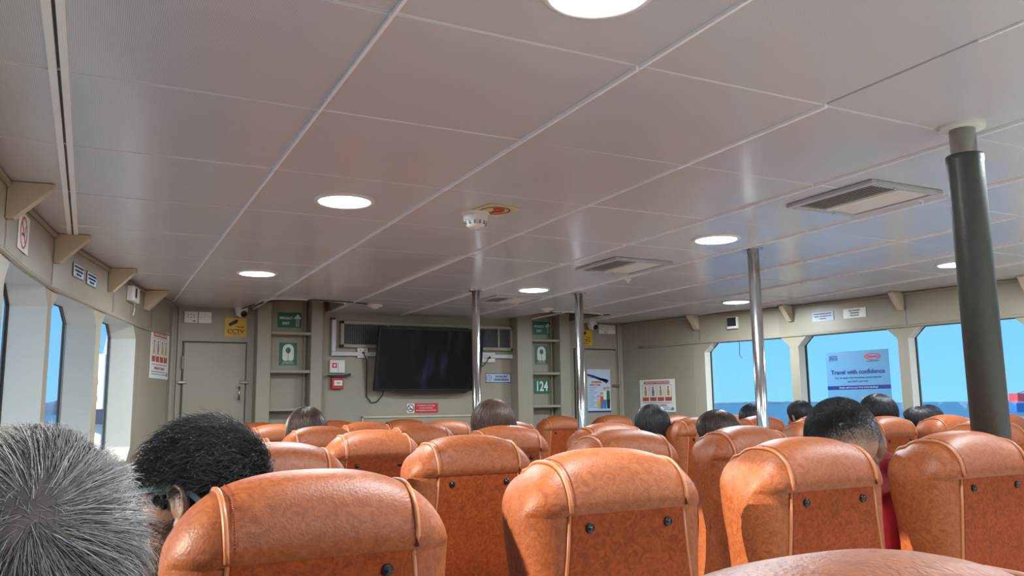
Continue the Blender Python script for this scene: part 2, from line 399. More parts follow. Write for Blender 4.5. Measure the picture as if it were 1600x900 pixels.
# last strip with rounded cut outs
def last_strip():
    def arc(cx, hw):
        return [(cx+hw*cos(pi-pi*k/14), 6.26 - .15*sin(pi*k/14)**.8 if 0 < k < 14 else 6.26) for k in range(15)]
    pts = [(clipx(6.1)-.03, 6.095)]
    # outline: along near edge then back along the far edge with notches
    far = [(.50, YF)]
    for cx, hw in HX: far += [(cx-hw, YF)] + arc(cx, hw) + [(cx+hw, YF)]
    far += [(4.80, YF)]
    m = MB(); k = 0
    # triangulate by vertical slabs
    xs = sorted(set([p[0] for p in far] + [.40, 4.95] + list(np.linspace(.3, 5.0, 20))))
    def yfar(x, e):
        for cx, hw in HX:
            if cx-hw < x+e < cx+hw:
                u = (x-cx)/hw; u = max(-1, min(1, u)); return 6.26 - .15*(1-u*u)**.5
        return YF
    for a, b in zip(xs, xs[1:]):
        if b-a < 1e-5: continue
        ya, yb = yfar(a, 1e-4), yfar(b, -1e-4)
        m.add([(a, 6.095, CZ), (b, 6.095, CZ), (b, yb, CZ), (a, ya, CZ), (a, 6.095, CZ+.018), (b, 6.095, CZ+.018), (b, yb, CZ+.018), (a, ya, CZ+.018)],
              [(0,3,2,1), (4,5,6,7), (2,3,7,6), (0,1,5,4)])
    m.build('ceiling_panel', M['ceiling'], ceil)
    for cx, hw in HX:
        e = [(cx-hw, YF-.2, CZ-.004)] + [(cx+hw*u, 6.26-.15*(1-u*u)**.5, CZ-.004) for u in np.linspace(-1, 1, 21)] + [(cx+hw, YF-.2, CZ-.004)]
        MB().tube(e, .006, 6).build('hatch_edging', M['white'], ceil, smooth=True)
        sh = MB(); z1 = CZ+.32
        loop = [(cx-hw, YF)] + [(cx+hw*u, 6.26-.15*(1-u*u)**.5) for u in np.linspace(-1, 1, 15)] + [(cx+hw, YF)]
        for p, q in zip(loop, loop[1:]): sh.add([(*p, CZ+.0), (*q, CZ+.0), (*q, z1), (*p, z1)], [(0,1,2,3)])
        n = len(loop); sh.add([(*p, z1) for p in loop], [tuple(range(n))])
        sh.build('hatch_trunk', M['wall'], ceil)
last_strip()
MB().box(-.6, 6.0, 6.05, YF+.1, CZ+.33, CZ+.36).build('deck_above', M['wall'], ceil)
for a, b in ((.2, HX[0][0]-.34), (HX[0][0]+.34, HX[1][0]-.35), (HX[1][0]+.35, 5.1)):
    MB().box(a, b, 6.10, YF+.05, CZ+.022, CZ+.05).build('ceiling_backing', M['wall'], ceil)
# long white cover strips along the joints
for i in range(0, 10):
    x = X0+i*DX
    ya = YR; yb = 6.85
    while yb > 4 and not (clipx(yb)+.02 < x < clipx(yb, False)-.02): yb -= .05
    if i == 0: MB().box(x-.022, x-.004, ya, yb, CZ-.004, CZ+.004).build('cover_strip', M['trimstrip'], ceil); MB().box(x+.004, x+.022, ya, yb, CZ-.004, CZ+.004).build('cover_strip', M['trimstrip'], ceil); continue
    if i == 3:   # broken strip: one thick piece, the rest thin
        MB().box(x-.003, x+.003, ya, 1.1, CZ-.003, CZ+.003).build('cover_strip', M['trimstrip'], ceil)
        MB().box(x-.006, x+.006, 1.543, 2.19, CZ-.009, CZ+.004).build('cover_strip', M['trimstrip'], ceil, rot=(0, 0, 0))
        MB().box(x-.003, x+.003, 2.19, yb, CZ-.010, CZ+.003).build('cover_strip', M['trimstrip'], ceil)
        continue
    wd = .004 if i < 3 else .003
    seg = [ya] + [r for r in rows if ya < r < yb] + [yb]
    for a, b in zip(seg, seg[1:]): MB().box(x-wd, x+wd, a+.004, b-.004, CZ-.011, CZ+.004).build('cover_strip', M['trimstrip'], ceil)
for y in rows + [6.09]:
    a, b = clipx(y)+.01, clipx(y, False)-.01
    MB().box(a, b, y-.0036, y+.0036, CZ+.002, CZ+.006).build('cross_joint', M['white'], ceil)
# ------------------------------------------------------------ ceiling lights
lx = [.86, 2.75, 4.61]; ly = [1.28, 3.12, 5.03]
names = {(0,0): 'round downlight cut off by the top edge of the photo', (0,1): 'large bright round downlight left of the smoke detector', (0,2): 'round downlight nearest the left windows and front bulkhead',
 (1,1): 'round downlight just left of the bare steel pole near the right windows', (1,2): 'round downlight beyond the smoke detector between two steel poles', (2,2): 'small round downlight low against the right side wall beside the steel pole', (2,1): 'round downlight half hidden behind the sleeved pole',
 (1,0): 'round downlight over the middle rows outside the picture', (2,0): 'round downlight over the right side outside the picture'}
for j in range(-2, 3):
    for i in range(3):
        x, y = lx[i], ly[j] if j >= 0 else 1.28+1.84*j
        if j < 0: lab = 'round downlight in the %s ceiling behind the viewer, %s row' % (('aftmost', 'nearer aft')[j+2], ('left', 'middle', 'right')[i])
        else: lab = names[(i, j)]
        t = thing('ceiling_light', lab, 'light', (x, y, CZ), 0, 'round recessed downlights')
        MB().lathe([(.118, .004), (.120, -.002), (.118, -.006), (.105, -.010), (.100, -.006), (.100, .004)], n=40).build('rim', M['white'], t, smooth=True)
        MB().lathe([(.099, .002), (.099, -.0075), (.08, -.0095), (.0005, -.0105)], n=40).build('diffuser', M['lampglow'], t, smooth=True)
        ld = bpy.data.lights.new('lamp', 'AREA'); ld.shape = 'DISK'; ld.size = .19; ld.energy = LAMP_POWER; ld.color = (.86, .94, 1.0)
        lo = bpy.data.objects.new('lamp', ld); COL.objects.link(lo); lo.parent = t; lo.location = (0, 0, -.014)

# ------------------------------------------------------------ air vents
def vent(x0, x1, y0, y1, label):
    cx, cy = (x0+x1)/2, (y0+y1)/2; hw, hd = (x1-x0)/2, (y1-y0)/2
    t = thing('air_vent', label, 'vent', (cx, cy, CZ), 0, 'louvred ceiling air vents')
    MB().box(-hw+.03, hw-.03, -hd+.03, hd-.03, -.002, 0).build('duct_backing', M['louvreback'], t)
    for a in ((-hw, -hw+.032, -hd, hd), (hw-.032, hw, -hd, hd), (-hw+.0325, hw-.0325, -hd, -hd+.032), (-hw+.0325, hw-.0325, hd-.032, hd)):
        MB().box(a[0], a[1], a[2], a[3], -.016, 0).build('frame', M['vent_frame'], t, bevel=.003)
    n = 17; W = 2*(hw-.036)
    for k in range(n):
        x = -hw+.036+W*(k+.5)/n
        if k == 8: MB().box(x-.009, x+.009, -hd+.03, hd-.03, -.015, -.003).build('centre_bar', M['louvre'], t); continue
        ang = radians(-20) if k < 8 else radians(34)
        m = Matrix.Translation((x, 0, -.009)) @ Matrix.Rotation(ang, 4, 'Y')
        sw_ = .0085 if k < 8 else .0062; MB().box(-sw_, sw_, -hd+.03, hd-.03, -.0008, .0008, m).build('slat', M['louvre'], t)
    for sx_, sy_ in ((-1, -1), (1, 1)):
        MB().lathe([(.004, -.016), (.006, -.021), (.002, -.024)], (sx_*(hw*.3), sy_*(hd-.014), 0), n=8).build('screw', M['steel'], t)
vent(2.54, 2.945, 2.02, 2.445, 'largest louvred air vent in the ceiling left of the sleeved pole')
vent(2.56, 2.96, 3.73, 4.16, 'middle louvred air vent in the ceiling between the steel poles')
vent(2.62, 3.0, 5.36, 5.72, 'farthest air vent in the ceiling behind the middle steel pole')

# ------------------------------------------------------------ ceiling fittings
t = thing('smoke_detector', 'white smoke detector hanging from the ceiling beside a question mark sticker', 'smoke detector', (1.42, 3.10, CZ))
MB().lathe([(.062, 0), (.062, -.006), (.052, -.010), (.052, -.034), (.046, -.040)], n=32).build('base', M['white'], t, smooth=False)
MB().lathe([(.046, -.034), (.043, -.05), (.036, -.060), (.030, -.064), (.004, -.066)], n=32).build('sensor_head', M['white'], t, smooth=True)
for k in range(12):
    a = 2*pi*k/12; MB().box(-.003, .003, -.003, .003, -.055, -.041, Matrix.Translation((cos(a)*.044, sin(a)*.044, 0)) @ Matrix.Rotation(a, 4, 'Z')).build('slot', M['printgrey'], t)
for a in (.6, 2.4): MB().lathe([(.004, -.064), (.004, -.072)], (cos(a)*.02, sin(a)*.02, 0), n=8).build('indicator', M['steel'], t)
t = thing('ceiling_sticker', 'cream ceiling sticker with a red question mark in a ring', 'sticker', (1.475, 3.02, CZ-.001), radians(10))
MB().box(-.085, .075, -.085, .085, -.002, 0).build('sheet', M['creamsticker'], t)
rg = ringpoly(MB(), 0, 0, .058, .063, 0, .0008); rg.v = [(x, z, -.003+y) for x, y, z in rg.v]; rg.build('ring', M['signblack'], t)
q = [(.0+.024*cos(a), -.018-.024*sin(a), -.004) for a in np.linspace(pi*.95, -pi*.45, 14)] + [(0, .022, -.004)]
MB().tube(q, .006, 6).build('question_mark', M['red'], t); MB().lathe([(.007, -.005), (.007, -.002)], (0, .040, 0), n=10).build('dot', M['signblack'], t)
def fitting(name, x, y, label, cat, r=.05):
    t = thing(name, label, cat, (x, y, CZ)); MB().lathe([(r, 0), (r, -.006), (r*.8, -.012)], n=24).build('flange', M['white'], t, smooth=False)
    MB().lathe([(r*.5, -.01), (r*.45, -.024), (r*.1, -.028)], n=20).build('body', M['white'], t, smooth=True); return t
fitting('sprinkler', 3.10, 4.38, 'small steel sprinkler head in the ceiling beside the middle vent', 'sprinkler', .022)
fitting('ceiling_sensor', 1.99, 6.28, 'flat round white sensor on the ceiling above the television, left side', 'sensor', .06)
fitting('ceiling_sensor', 3.41, 6.0, 'flat round white sensor on the ceiling right of the middle steel pole', 'sensor', .055)
c = [(3.90-.33+.62*u, 6.16+.06*sin(3*u), CZ-.006) for u in np.linspace(-.15, .95, 12)]
tag(MB().tube(c, .004, 6).build('ceiling_cable', M['black']), 'thin black cable along the ceiling before the right ladder recess', 'cable')
c = [(1.04, 6.80, CZ-.012), (1.10, 6.55, CZ-.007), (1.2, 6.24, CZ-.006), (1.45, 6.09, CZ-.006), (1.75, 6.13, CZ-.006), (1.9, 6.2, CZ-.006)]
tag(MB().tube(c, .0045, 6).build('ceiling_cable', M['black']), 'thin black cable looping from the left camera past the ladder recess', 'cable')

# ------------------------------------------------------------ poles
def pole(x, y, r, label, sleeved=False):
    t = thing('support_pole', label, 'pole', (x, y, 0), 0, 'steel support poles')
    MB().lathe([(r, 0), (r, CZ)], n=32).build('tube', M['steel'], t, smooth=True)
    k = 1.75
    MB().lathe([(r*1.02, CZ-.012), (r*k, CZ-.010), (r*k, CZ-.0005), (r*1.02, CZ-.0005)], n=32).build('ceiling_collar', M['white'] if sleeved else M['steel'], t)
    MB().lathe([(r*1.02, .012), (r*1.8, .01), (r*1.8, 0)], n=32).build('floor_flange', M['steel'], t)
    if sleeved:
        MB().lathe([(r*1.02, CZ-.092), (r*1.40, CZ-.092), (r*1.43, CZ-.097), (r*1.43, CZ-.112), (r*1.38, CZ-.117), (r*1.38, .35), (r*1.02, .35)], n=36).build('foam_sleeve', M['foam'], t, smooth=True)
    return t
pole(2.30, 1.50, .0365, 'thick pole in a dark grey foam sleeve with a bare steel top', True)
pole(3.105, 3.24, .030, 'bare steel pole standing before the right windows')
pole(2.38, 5.20, .0285, 'bare steel pole standing right of the television')
pole(3.132, 5.047, .0305, 'bare steel pole standing before the right cabinet door')

# ------------------------------------------------------------ knee brackets
def bracket(side, y, label):
    loc, rz = (on_left if side < 0 else on_right)(y, CZ)
    t = thing('knee_bracket', label, 'bracket', loc, rz, 'triangular knee brackets under the ceiling')
    th = .022
    pr = [(-.001, -.001), (-.001, -.135), (-.028, -.135), (-.145, -.018), (-.145, -.001)]   # (y,z)
    m = MB(); n = len(pr)
    m.add([(-th, a, b) for a, b in pr]+[(th, a, b) for a, b in pr], [tuple(range(n)), tuple(range(2*n-1, n-1, -1))]+[(i, i+n, (i+1) % n+n, (i+1) % n) for i in range(n)])
    m.build('web', M['bracket'], t, bevel=.003)
    return t
for y, l in ((3.345, 'knee bracket on the left header beside the no smoking sign'), (4.27, 'knee bracket on the left header just before the two small placards'), (5.19, 'knee bracket on the left header before the small switch unit'), (6.06, 'knee bracket on the left header nearest the front bulkhead')): bracket(-1, y, l)
for y, l in ((5.95, 'knee bracket on the right header nearest the front bulkhead'), (5.08, 'knee bracket on the right header behind the bare steel pole'), (4.15, 'knee bracket on the right header beside the two white placards'), (3.26, 'knee bracket on the right header at the right edge of the photo')): bracket(1, y, l)

# ------------------------------------------------------------ front bulkhead fittings
def access_door(n, x0, x1, z1, lab, hinge_left=True):
    s = 1
    t = MB().box(x0, x1, YF-.018, YF-.002, .12, z1).build('door_%d' % n, M['wall'], None, bevel=.004); tag(t, kind='structure')
    for a in ((x0-.012, x0-.004, .1, z1+.012), (x1+.004, x1+.010, .1, z1+.012), (x0-.012, x1+.01, z1+.004, z1+.013)):
        MB().box(a[0], a[1], YF-.006, YF-.001, a[2], a[3]).build('door_gap', M['signblack'], t)
    return t
d1 = access_door(1, .64, 1.105, 1.785, '')
for x in (.635, 1.10):
    MB().box(x-.035, x+.03, YF-.034, YF-.02, 1.465, 1.487).build('latch_bolt', M['latch'], d1, bevel=.003)
MB().lathe([(.008, 0), (.008, .1)], (.632, YF-.022, 1.58), n=10).build('hinge', M['wall'], d1)
hp = [(1.06, YF-.02, 1.445), (1.06, YF-.045, 1.435), (1.058, YF-.05, 1.39), (1.06, YF-.045, 1.345), (1.06, YF-.02, 1.335)]
hd_ = MB().tube(hp, .007, 8).build('handle', M['steel'], d1, smooth=True)
for z in (1.445, 1.335): MB().box(1.042, 1.078, YF-.022, YF-.017, z-.014, z+.014).build('handle_plate', M['latch'], hd_, bevel=.002)
d2 = access_door(2, 4.205, 4.675, 1.80, '')
MB().box(4.62, 4.70, YF-.034, YF-.02, 1.435, 1.46).build('latch_bolt', M['latch'], d2, bevel=.003)
MB().box(4.19, 4.215, YF-.03, YF-.018, 1.42, 1.45).build('latch_bolt', M['latch'], d2, bevel=.003)
for x in (.600, 4.12, 4.715):
    MB().box(x-.012, x+.012, YF-.02, YF, .0, CZ-.01).build('bulkhead_rib', M['wall'], wf, bevel=.004)

def ladder(x0, lab, lw):
    t = thing('wall_ladder', lab, 'ladder', (x0, YF, 0), 0, 'built-in ladders on the front bulkhead')
    for a, b in lw:
        MB().box(a, b, -.15, -.001, 0, CZ+.30).build('stile', M['wall'], t, bevel=.008)
    MB().box(lw[1][0]-.03, lw[1][0]-.012, -.03, -.002, 0, CZ+.3).build('stiffener', M['wall'], t, bevel=.005)
    for z in (.34, .645, .95, 1.255, 1.56, 1.87):
        MB().box(lw[0][1]-.002, lw[1][0]+.002, -.14, -.05, z-.012, z+.012).build('rung', M['wall'], t, bevel=.005)
    return t
ladder(1.167, 'ladder recess with flat rungs left of the television', ((0, .11), (.428, .525))); ladder(3.50, 'ladder recess with flat rungs right of the television', ((0, .16), (.453, .567)))

def sign(name, label, cat, x, z, wd, ht, material, y=YF-.002, group=None, rz=0, loc=None):
    t = thing(name, label, cat, loc if loc else (x, y, z), rz, group)
    rect('board', material, t, -wd/2, wd/2, -ht/2, ht/2, 0, .002); return t
def exit_sign(x, z, lab):
    t = sign('exit_sign', lab, 'sign', x, z, .195, .125, M['green'], group='emergency exit signs')
    text('lettering', 'EMERGENCY', .031, M['signwhite'], t, -.030, .015, -.004, sx=.62, bold=.0006)
    text('lettering', 'EXIT', .030, M['signwhite'], t, -.030, -.028, -.004, sx=.95, bold=.0008)
    flat('arrow', M['signwhite'], t, [[(.065-.033, .012), (.065+.033, .012), (.065, .052)], [(.052, -.052), (.056, -.052), (.056, .012), (.052, .012)], [(.074, -.052), (.078, -.052), (.078, .012), (.074, .012)]] + [[(.052, k), (.078, k), (.078, k+.004), (.052, k+.004)] for k in (-.05, -.037, -.024, -.011, .002)])
def life_sign(x, z, lab):
    t = sign('lifejacket_sign', lab, 'sign', x, z, .142, .185, M['green'], group='lifejacket signs')
    for s in (-1, 1):
        o = [(s*.002, -.055), (s*.032, -.055), (s*.042, -.047), (s*.046, -.03), (s*.046, .03), (s*.042, .055), (s*.028, .073), (s*.01, .08), (0, .08), (0, .055), (s*.014, .048), (s*.021, .035), (s*.02, .02), (s*.012, .008), (s*.002, .004)]
        flat('vest_half', M['signwhite'], t, [o if s > 0 else o[::-1]])
    text('lettering', 'LIFEJACKET', .017, M['signwhite'], t, 0, -.068, -.004, sx=1.0); text('lettering', 'JAKET KESELAMATAN', .011, M['signwhite'], t, 0, -.082, -.004, sx=.95)
YB = YF-.002
exit_sign(1.449, 1.99, 'green emergency exit sign over the left ladder'); exit_sign(3.842, 1.998, 'green emergency exit sign over the right ladder')
life_sign(1.443, 1.71, 'green lifejacket sign in the left ladder recess'); life_sign(3.832, 1.742, 'green lifejacket sign in the right ladder recess')
t = sign('number_sign', 'green sign with the white number 124 in the right ladder recess', 'sign', 3.828, 1.44, .165, .135, M['green'])
text('lettering', '124', .125, M['signwhite'], t, 0, 0, -.004, sx=.72, bold=.003)

def cctv_sign(x, z, lab):
    t = sign('camera_sign', lab, 'sign', x, z, .165, .150, M['yellow'], group='yellow camera warning signs')
    text('lettering', 'CCTV', .045, M['signblack'], t, 0, -.035, -.004, sx=1.1, bold=.0008); text('lettering', 'IN OPERATION', .012, M['signblack'], t, 0, -.060, -.004)
    flat('camera_icon', M['signblack'], t, [[(-.055, .015), (-.045, .005), (.012, .035), (.018, .058), (.0, .062), (-.055, .03)], [(-.005, .018), (.0, .012), (.022, -.002), (.055, -.002), (.055, .003), (.024, .004)], [(.055, -.01), (.06, -.01), (.06, .01), (.055, .01)]])
cctv_sign(1.022, 1.918, 'yellow warning sign above the left cabinet door'); cctv_sign(4.325, 1.92, 'yellow warning sign half hidden behind a steel pole')
def cctv_cam(x, lab):
    t = thing('dome_camera', lab, 'camera', (x, YF-.06, CZ), 0, 'white dome cameras')
    MB().lathe([(.052, 0), (.052, -.022), (.046, -.028)], n=28).build('base', M['white'], t, smooth=False)
    MB().ell((0, -.005, -.035), (.047, .047, .044), 24, 14).build('ball', M['white'], t, smooth=True)
    MB().lathe([(.024, 0), (.026, -.012), (.018, -.016), (.001, -.017)], n=20, axis='y').build('lens', M['blackgloss'], t, smooth=True, loc=(.012, -.038, -.050), rot=(radians(25), 0, radians(12)))
cctv_cam(1.052, 'white dome camera on the ceiling above the left yellow sign'); cctv_cam(4.375, 'white dome camera on the ceiling beside the right steel pole')
def two_box(x, z, lab, w1=.10):
    for k, (dx, nm) in enumerate(((0, 'alarm_plate'), (w1+.004, 'switch_plate'))):
        t = thing(nm, lab[k], 'switch', (x+dx, YF-.001, z), 0, 'white plates beneath the ceiling')
        MB().box(-w1/2, w1/2, -.022, 0, -.045, .045).build('plate', M['white'], t, bevel=.004)
        if k == 0:
            for a, b in ((0, .022), (-.02, .018), (.02, .018), (-.022, 0), (.022, 0), (0, -.004)): MB().lathe([(.004, 0), (.004, -.002)], (a, -.022, b), n=8, axis='y').build('hole', M['signblack'], t)
            rect('mark', M['signblack'], t, .016, .034, -.034, -.026, -.022)
        else:
            MB().lathe([(.012, 0), (.010, -.003)], (0, -.022, 0), n=16, axis='y').build('knob', M['white'], t)
            for a in (-.032, .032): MB().lathe([(.003, 0), (.003, -.001)], (a, -.022, 0), n=8, axis='y').build('screw', M['signblack'], t)
two_box(.680, 1.985, ('white plate with small holes above the left cabinet door', 'white switch plate above the left cabinet door'))
two_box(4.53, 2.008, ('white plate with small holes above the right cabinet door', 'white switch plate above the right cabinet door'), .095)

# ventilation grille behind the television
t = thing('ventilation_grille', 'long framed mesh grille behind the top of the television', 'grille', (2.69, YF, 1.885))
for a in ((-.82, .82, .085, .115), (-.82, .82, -.115, -.085), (-.82, -.79, -.115, .115), (.79, .82, -.115, .115)):
    MB().box(a[0], a[1], -.05, -.001, a[2], a[3]).build('frame', M['wall'], t, bevel=.005)
for x in (-.40, .0, .38, .67): MB().box(x-.008, x+.008, -.045, -.001, -.085, .085).build('mullion', M['wall'], t)
MB().box(-.79, .79, -.012, -.006, -.085, .085).build('dark_backing', M['louvreback'], t)
mm = MB()
for k in range(100): x = -.785+1.57*k/99; mm.box(x-.0012, x+.0012, -.03, -.028, -.085, .085)
for k in range(13): z = -.08+.16*k/12; mm.box(-.79, .79, -.029, -.027, z-.0012, z+.0012)
tag(mm.build('wire_mesh', M['printgrey'], t), kind='stuff')
t = thing('cable_trunking', 'pale square trunking running around the grille', 'conduit', (2.69, YF, 1.885))
MB().box(-.895, -.86, -.045, -.001, -.15, .125).build('left_run', M['conduit'], t, bevel=.004)
MB().box(.86, .89, -.045, -.001, -.15, .125).build('right_run', M['conduit'], t, bevel=.004)
MB().box(-.895, .89, -.045, -.001, -.185, -.15).build('bottom_run', M['conduit'], t, bevel=.004)
for x in (-.9, .87): MB().box(x-.002, x+.03, -.05, -.001, .118, .135).build('end_cap', M['signblack'], t)

# television
tv = thing('television', 'large black flat television tilted down on the front bulkhead', 'television', (2.63, 6.70, 1.67)); tv.rotation_euler = (radians(14), 0, 0)
MB().box(-.49, .49, -.012, .03, -.275, .275).build('housing', M['black'], tv, bevel=.006)
MB().box(-.475, .475, -.0145, -.012, -.255, .262).build('screen', M['screen'], tv)
MB().prism([(-.32, -.275), (-.22, -.30), (.34, -.30), (.40, -.275)], -.01, .015).build('speaker_bar', M['black'], tv)
MB().box(-.2, .2, .03, .16, -.10, .10).build('wall_mount', M['black'], tv, bevel=.004)
def socket(x, z, lab, wd=.09):
    t = thing('power_socket', lab, 'socket', (x, YF-.001, z), 0, 'white sockets beside the television')
    MB().box(-wd/2, wd/2, -.03, 0, -.045, .045).build('plate', M['white'], t, bevel=.004)
    MB().box(-.008, .012, -.05, -.03, -.012, .008).build('plug', M['black'], t, bevel=.003)
    for a in (-.02, .02):
        MB().box(a-.004, a+.004, -.032, -.03, .016, .024).build('slot', M['signblack'], t)
socket(2.067, 1.73, 'white wall socket left of the television', .092); socket(3.262, 1.707, 'white double socket partly hidden behind the steel pole', .13)
c = [(2.07, YF-.05, 1.728), (2.10, YF-.04, 1.66), (2.105, YF-.02, 1.5), (2.11, YF-.015, 1.36), (2.15, YF-.015, 1.305), (2.20, YF-.02, 1.31), (2.235, YF-.05, 1.36), (2.25, YF-.09, 1.43)]
tag(MB().tube([Vector(p) for p in c], .0045, 6).build('power_cable', M['black'], smooth=True), 'black power cable looping beneath the left side of the television', 'cable')
c = [(3.25, YF-.05, 1.705), (3.24, YF-.045, 1.67), (3.20, YF-.04, 1.63), (3.08, YF-.06, 1.60)]
tag(MB().tube(c, .0045, 6).build('power_cable', M['black'], smooth=True), 'short black cable at the right side of the television', 'cable')

t = thing('alarm_unit', 'pale alarm unit with a small red square left of the television', 'alarm', (1.85, YF-.001, 1.610))
MB().box(-.065, .065, -.03, 0, -.055, .055).build('case', M['white'], t, bevel=.006)
rect('red_square', M['red'], t, -.045, -.005, -.012, .03, -.03); rect('pale_square', M['signwhite'], t, -.034, -.016, 0, .018, -.0312)
rect('groove', M['printgrey'], t, .004, .007, -.045, .035, -.03)
t = thing('small_shelf', 'thin black curved shelf above the red call point', 'shelf', (1.86, YF-.001, 1.535))
MB().prism([(-.095, .002), (-.06, -.012), (.02, -.016), (.095, -.008), (.095, .018), (.03, .004), (-.05, .004)], -.07, 0).build('board', M['black'], t)
t = thing('call_point', 'red fire call point box left of the television', 'fire alarm', (1.85, YF-.001, 1.475))
MB().box(-.05, .05, -.045, 0, -.055, .045).build('case', M['red'], t, bevel=.006)
rect('label_plate', M['signwhite'], t, -.03, .04, -.025, .018, -.045); text('lettering', 'FIRE', .018, M['signblack'], t, .005, -.004, -.047)
t = sign('no_smoking_notice', 'red notice with a no smoking mark under the television', 'sign', 2.622, 1.253, .295, .085, M['red'])
rect('white_field', M['signwhite'], t, -.145, -.075, -.04, .04, -.002)
rg = ringpoly(MB(), -.11, 0, .026, .033, -.0035); rg.build('ring', M['signblack'], t); flat('slash', M['signblack'], t, [[(-.135, .02), (-.131, .025), (-.086, -.02), (-.09, -.025)], [(-.128, -.012), (-.092, -.012), (-.092, -.004), (-.128, -.004)]], -.0035)
for k, s in enumerate(('NO SMOKING IN THIS CABIN', 'DILARANG MEROKOK', 'PELANGGARAN AKAN DIDENDA')): text('lettering', s, .014, M['signwhite'], t, .035, .022-.021*k, -.003, sx=.9)
t = sign('cleanliness_sign', 'white and blue sign reading Jagalah Kebersihan right of the pole', 'sign', 3.37, 1.52, .26, .085, M['paleblue'])
for a in ((-.13, .13, .037, .0425), (-.13, .13, -.0425, -.037), (-.13, -.125, -.04, .04), (.125, .13, -.04, .04)): rect('border', M['navy'], t, a[0], a[1], a[2], a[3], -.002)
text('lettering', 'JAGALAH', .028, M['navy'], t, .03, .014, -.003, bold=.001); text('lettering', 'KEBERSIHAN', .026, M['navy'], t, .03, -.016, -.003, bold=.001)
ringpoly(MB(), -.095, 0, .022, .026, -.002).build('ring', M['navy'], t); text('lettering', '3', .03, M['navy'], t, -.095, 0, -.003)

# safety poster on the right door
t = sign('safety_poster', 'blue safety at sea poster with a drawn family on the right cabinet door', 'poster', 4.463, 1.40, .27, .42, M['paleblue'], y=YF-.020)
wave = [(-.135, .19)] + [(-.135+.27*k/10, .16-.035*sin(k*.55)) for k in range(11)] + [(.135, .125)] + [(.135-.27*k/10, .11-.03*sin((10-k)*.6)) for k in range(11)]
flat('wave_band', M['navy'], t, [[(-.135, .165), (-.06, .15), (.02, .125), (.1, .11), (.1, .09), (.02, .10), (-.06, .125), (-.135, .145)], [(-.135, .135), (0, .115), (.09, .07), (.12, .10), (.04, .12)]], -.002)
text('lettering', 'AWARENESS', .026, M['mutedred'], t, -.03, .083, -.003, sx=.8, bold=.001); text('lettering', 'SAFETY AT SEA', .026, M['mutedred'], t, -.045, .055, -.003, sx=.72, bold=.001)
flat('print_lines', M['blueprint'], t, [[(-.12, .03-.016*k), (-.02-.02*(k % 3), .03-.016*k), (-.02-.02*(k % 3), .034-.016*k), (-.12, .034-.016*k)] for k in range(13)], -.002)
rect('bottom_band', M['navy'], t, -.135, .135, -.21, -.195, -.002)
def fig(x, z, h, top, legs, hair=M['signblack']):
    flat('figure_head', M['skinprint'], t, [disc_pts(x, z+h-.018, .013, .015, 12)], -.003); flat('figure_hair', hair, t, [disc_pts(x, z+h-.010, .016, .012, 12)], -.0035 if False else -.0028)
    flat('figure_body', top, t, [[(x-.02, z+h*.42), (x+.02, z+h*.42), (x+.017, z+h-.035), (x-.017, z+h-.035)]], -.003); flat('figure_legs', legs, t, [[(x-.015, z), (x+.015, z), (x+.02, z+h*.43), (x-.02, z+h*.43)]], -.003)
fig(-.005, -.175, .13, M['skinprint'], M['yellow'], M['mutedred']); fig(.03, -.175, .155, M['mutedred'], M['blueprint']); fig(.065, -.175, .205, M['signwhite'], M['blueprint']); fig(.105, -.175, .21, M['green'], M['signblack'])

def instr_poster(t, W, Hh):
    rect('heading', M['mutedred'], t, -W*.37, W*.35, Hh*.36, Hh*.45, -.002)
    text('lettering', 'EMERGENCY INSTRUCTIONS', W*.052, M['signwhite'], t, 0, Hh*.405, -.003)
    for k in range(4):
        cx = W*(-.33+.215*k)
        for a in ((-.09, -.085, -.05, .33), (.085, .09, -.05, .33), (-.09, .09, .325, .335)): rect('cell_border', M['printgrey'], t, cx+W*a[0], cx+W*a[1], Hh*a[2], Hh*a[3], -.002)
        rect('cell_caption', M['mutedred'], t, cx-W*.09, cx+W*.09, -Hh*.16, -Hh*.04, -.002)
        col = M['orange_print'] if k != 1 else M['printgrey']
        flat('drawn_figure', col, t, [[(cx-W*.03, 0), (cx+W*.03, 0), (cx+W*.04, Hh*.12), (cx+W*.015, Hh*.24), (cx-W*.02, Hh*.22), (cx-W*.035, Hh*.12)]], -.003)
        flat('drawn_head', M['signblack'], t, [disc_pts(cx, Hh*.26, W*.02, Hh*.025, 10)], -.003)
    flat('print_lines', M['blueprint'], t, [[(-W*.4, -Hh*(.22+.05*k)), (W*(.4-.06*(k % 2)), -Hh*(.22+.05*k)), (W*(.4-.06*(k % 2)), -Hh*(.205+.05*k)), (-W*.4, -Hh*(.205+.05*k))] for k in (0, 3, 4)], -.002)
    text('lettering', 'EMERGENCY SIGNAL', W*.058, M['mutedred'], t, 0, -Hh*.29, -.003, bold=.0004)
    rect('corner_mark', M['printgrey'], t, W*.38, W*.45, -Hh*.44, -Hh*.36, -.002)
(loc, rz) = on_right(6.43, 1.34, .003)
t = thing('instruction_poster', 'white poster with four red captioned drawings on the right side wall', 'poster', loc, rz, 'emergency instruction posters'); rect('board', M['signwhite'], t, -.215, .215, -.155, .155, 0, .002); instr_poster(t, .43, .31)
(loc, rz) = on_left(6.39, 1.655, .003)
t = thing('instruction_poster', 'tall white poster with red print on the left side wall', 'poster', loc, rz, 'emergency instruction posters'); rect('board', M['signwhite'], t, -.205, .205, -.17, .17, 0, .002); instr_poster(t, .41, .34)

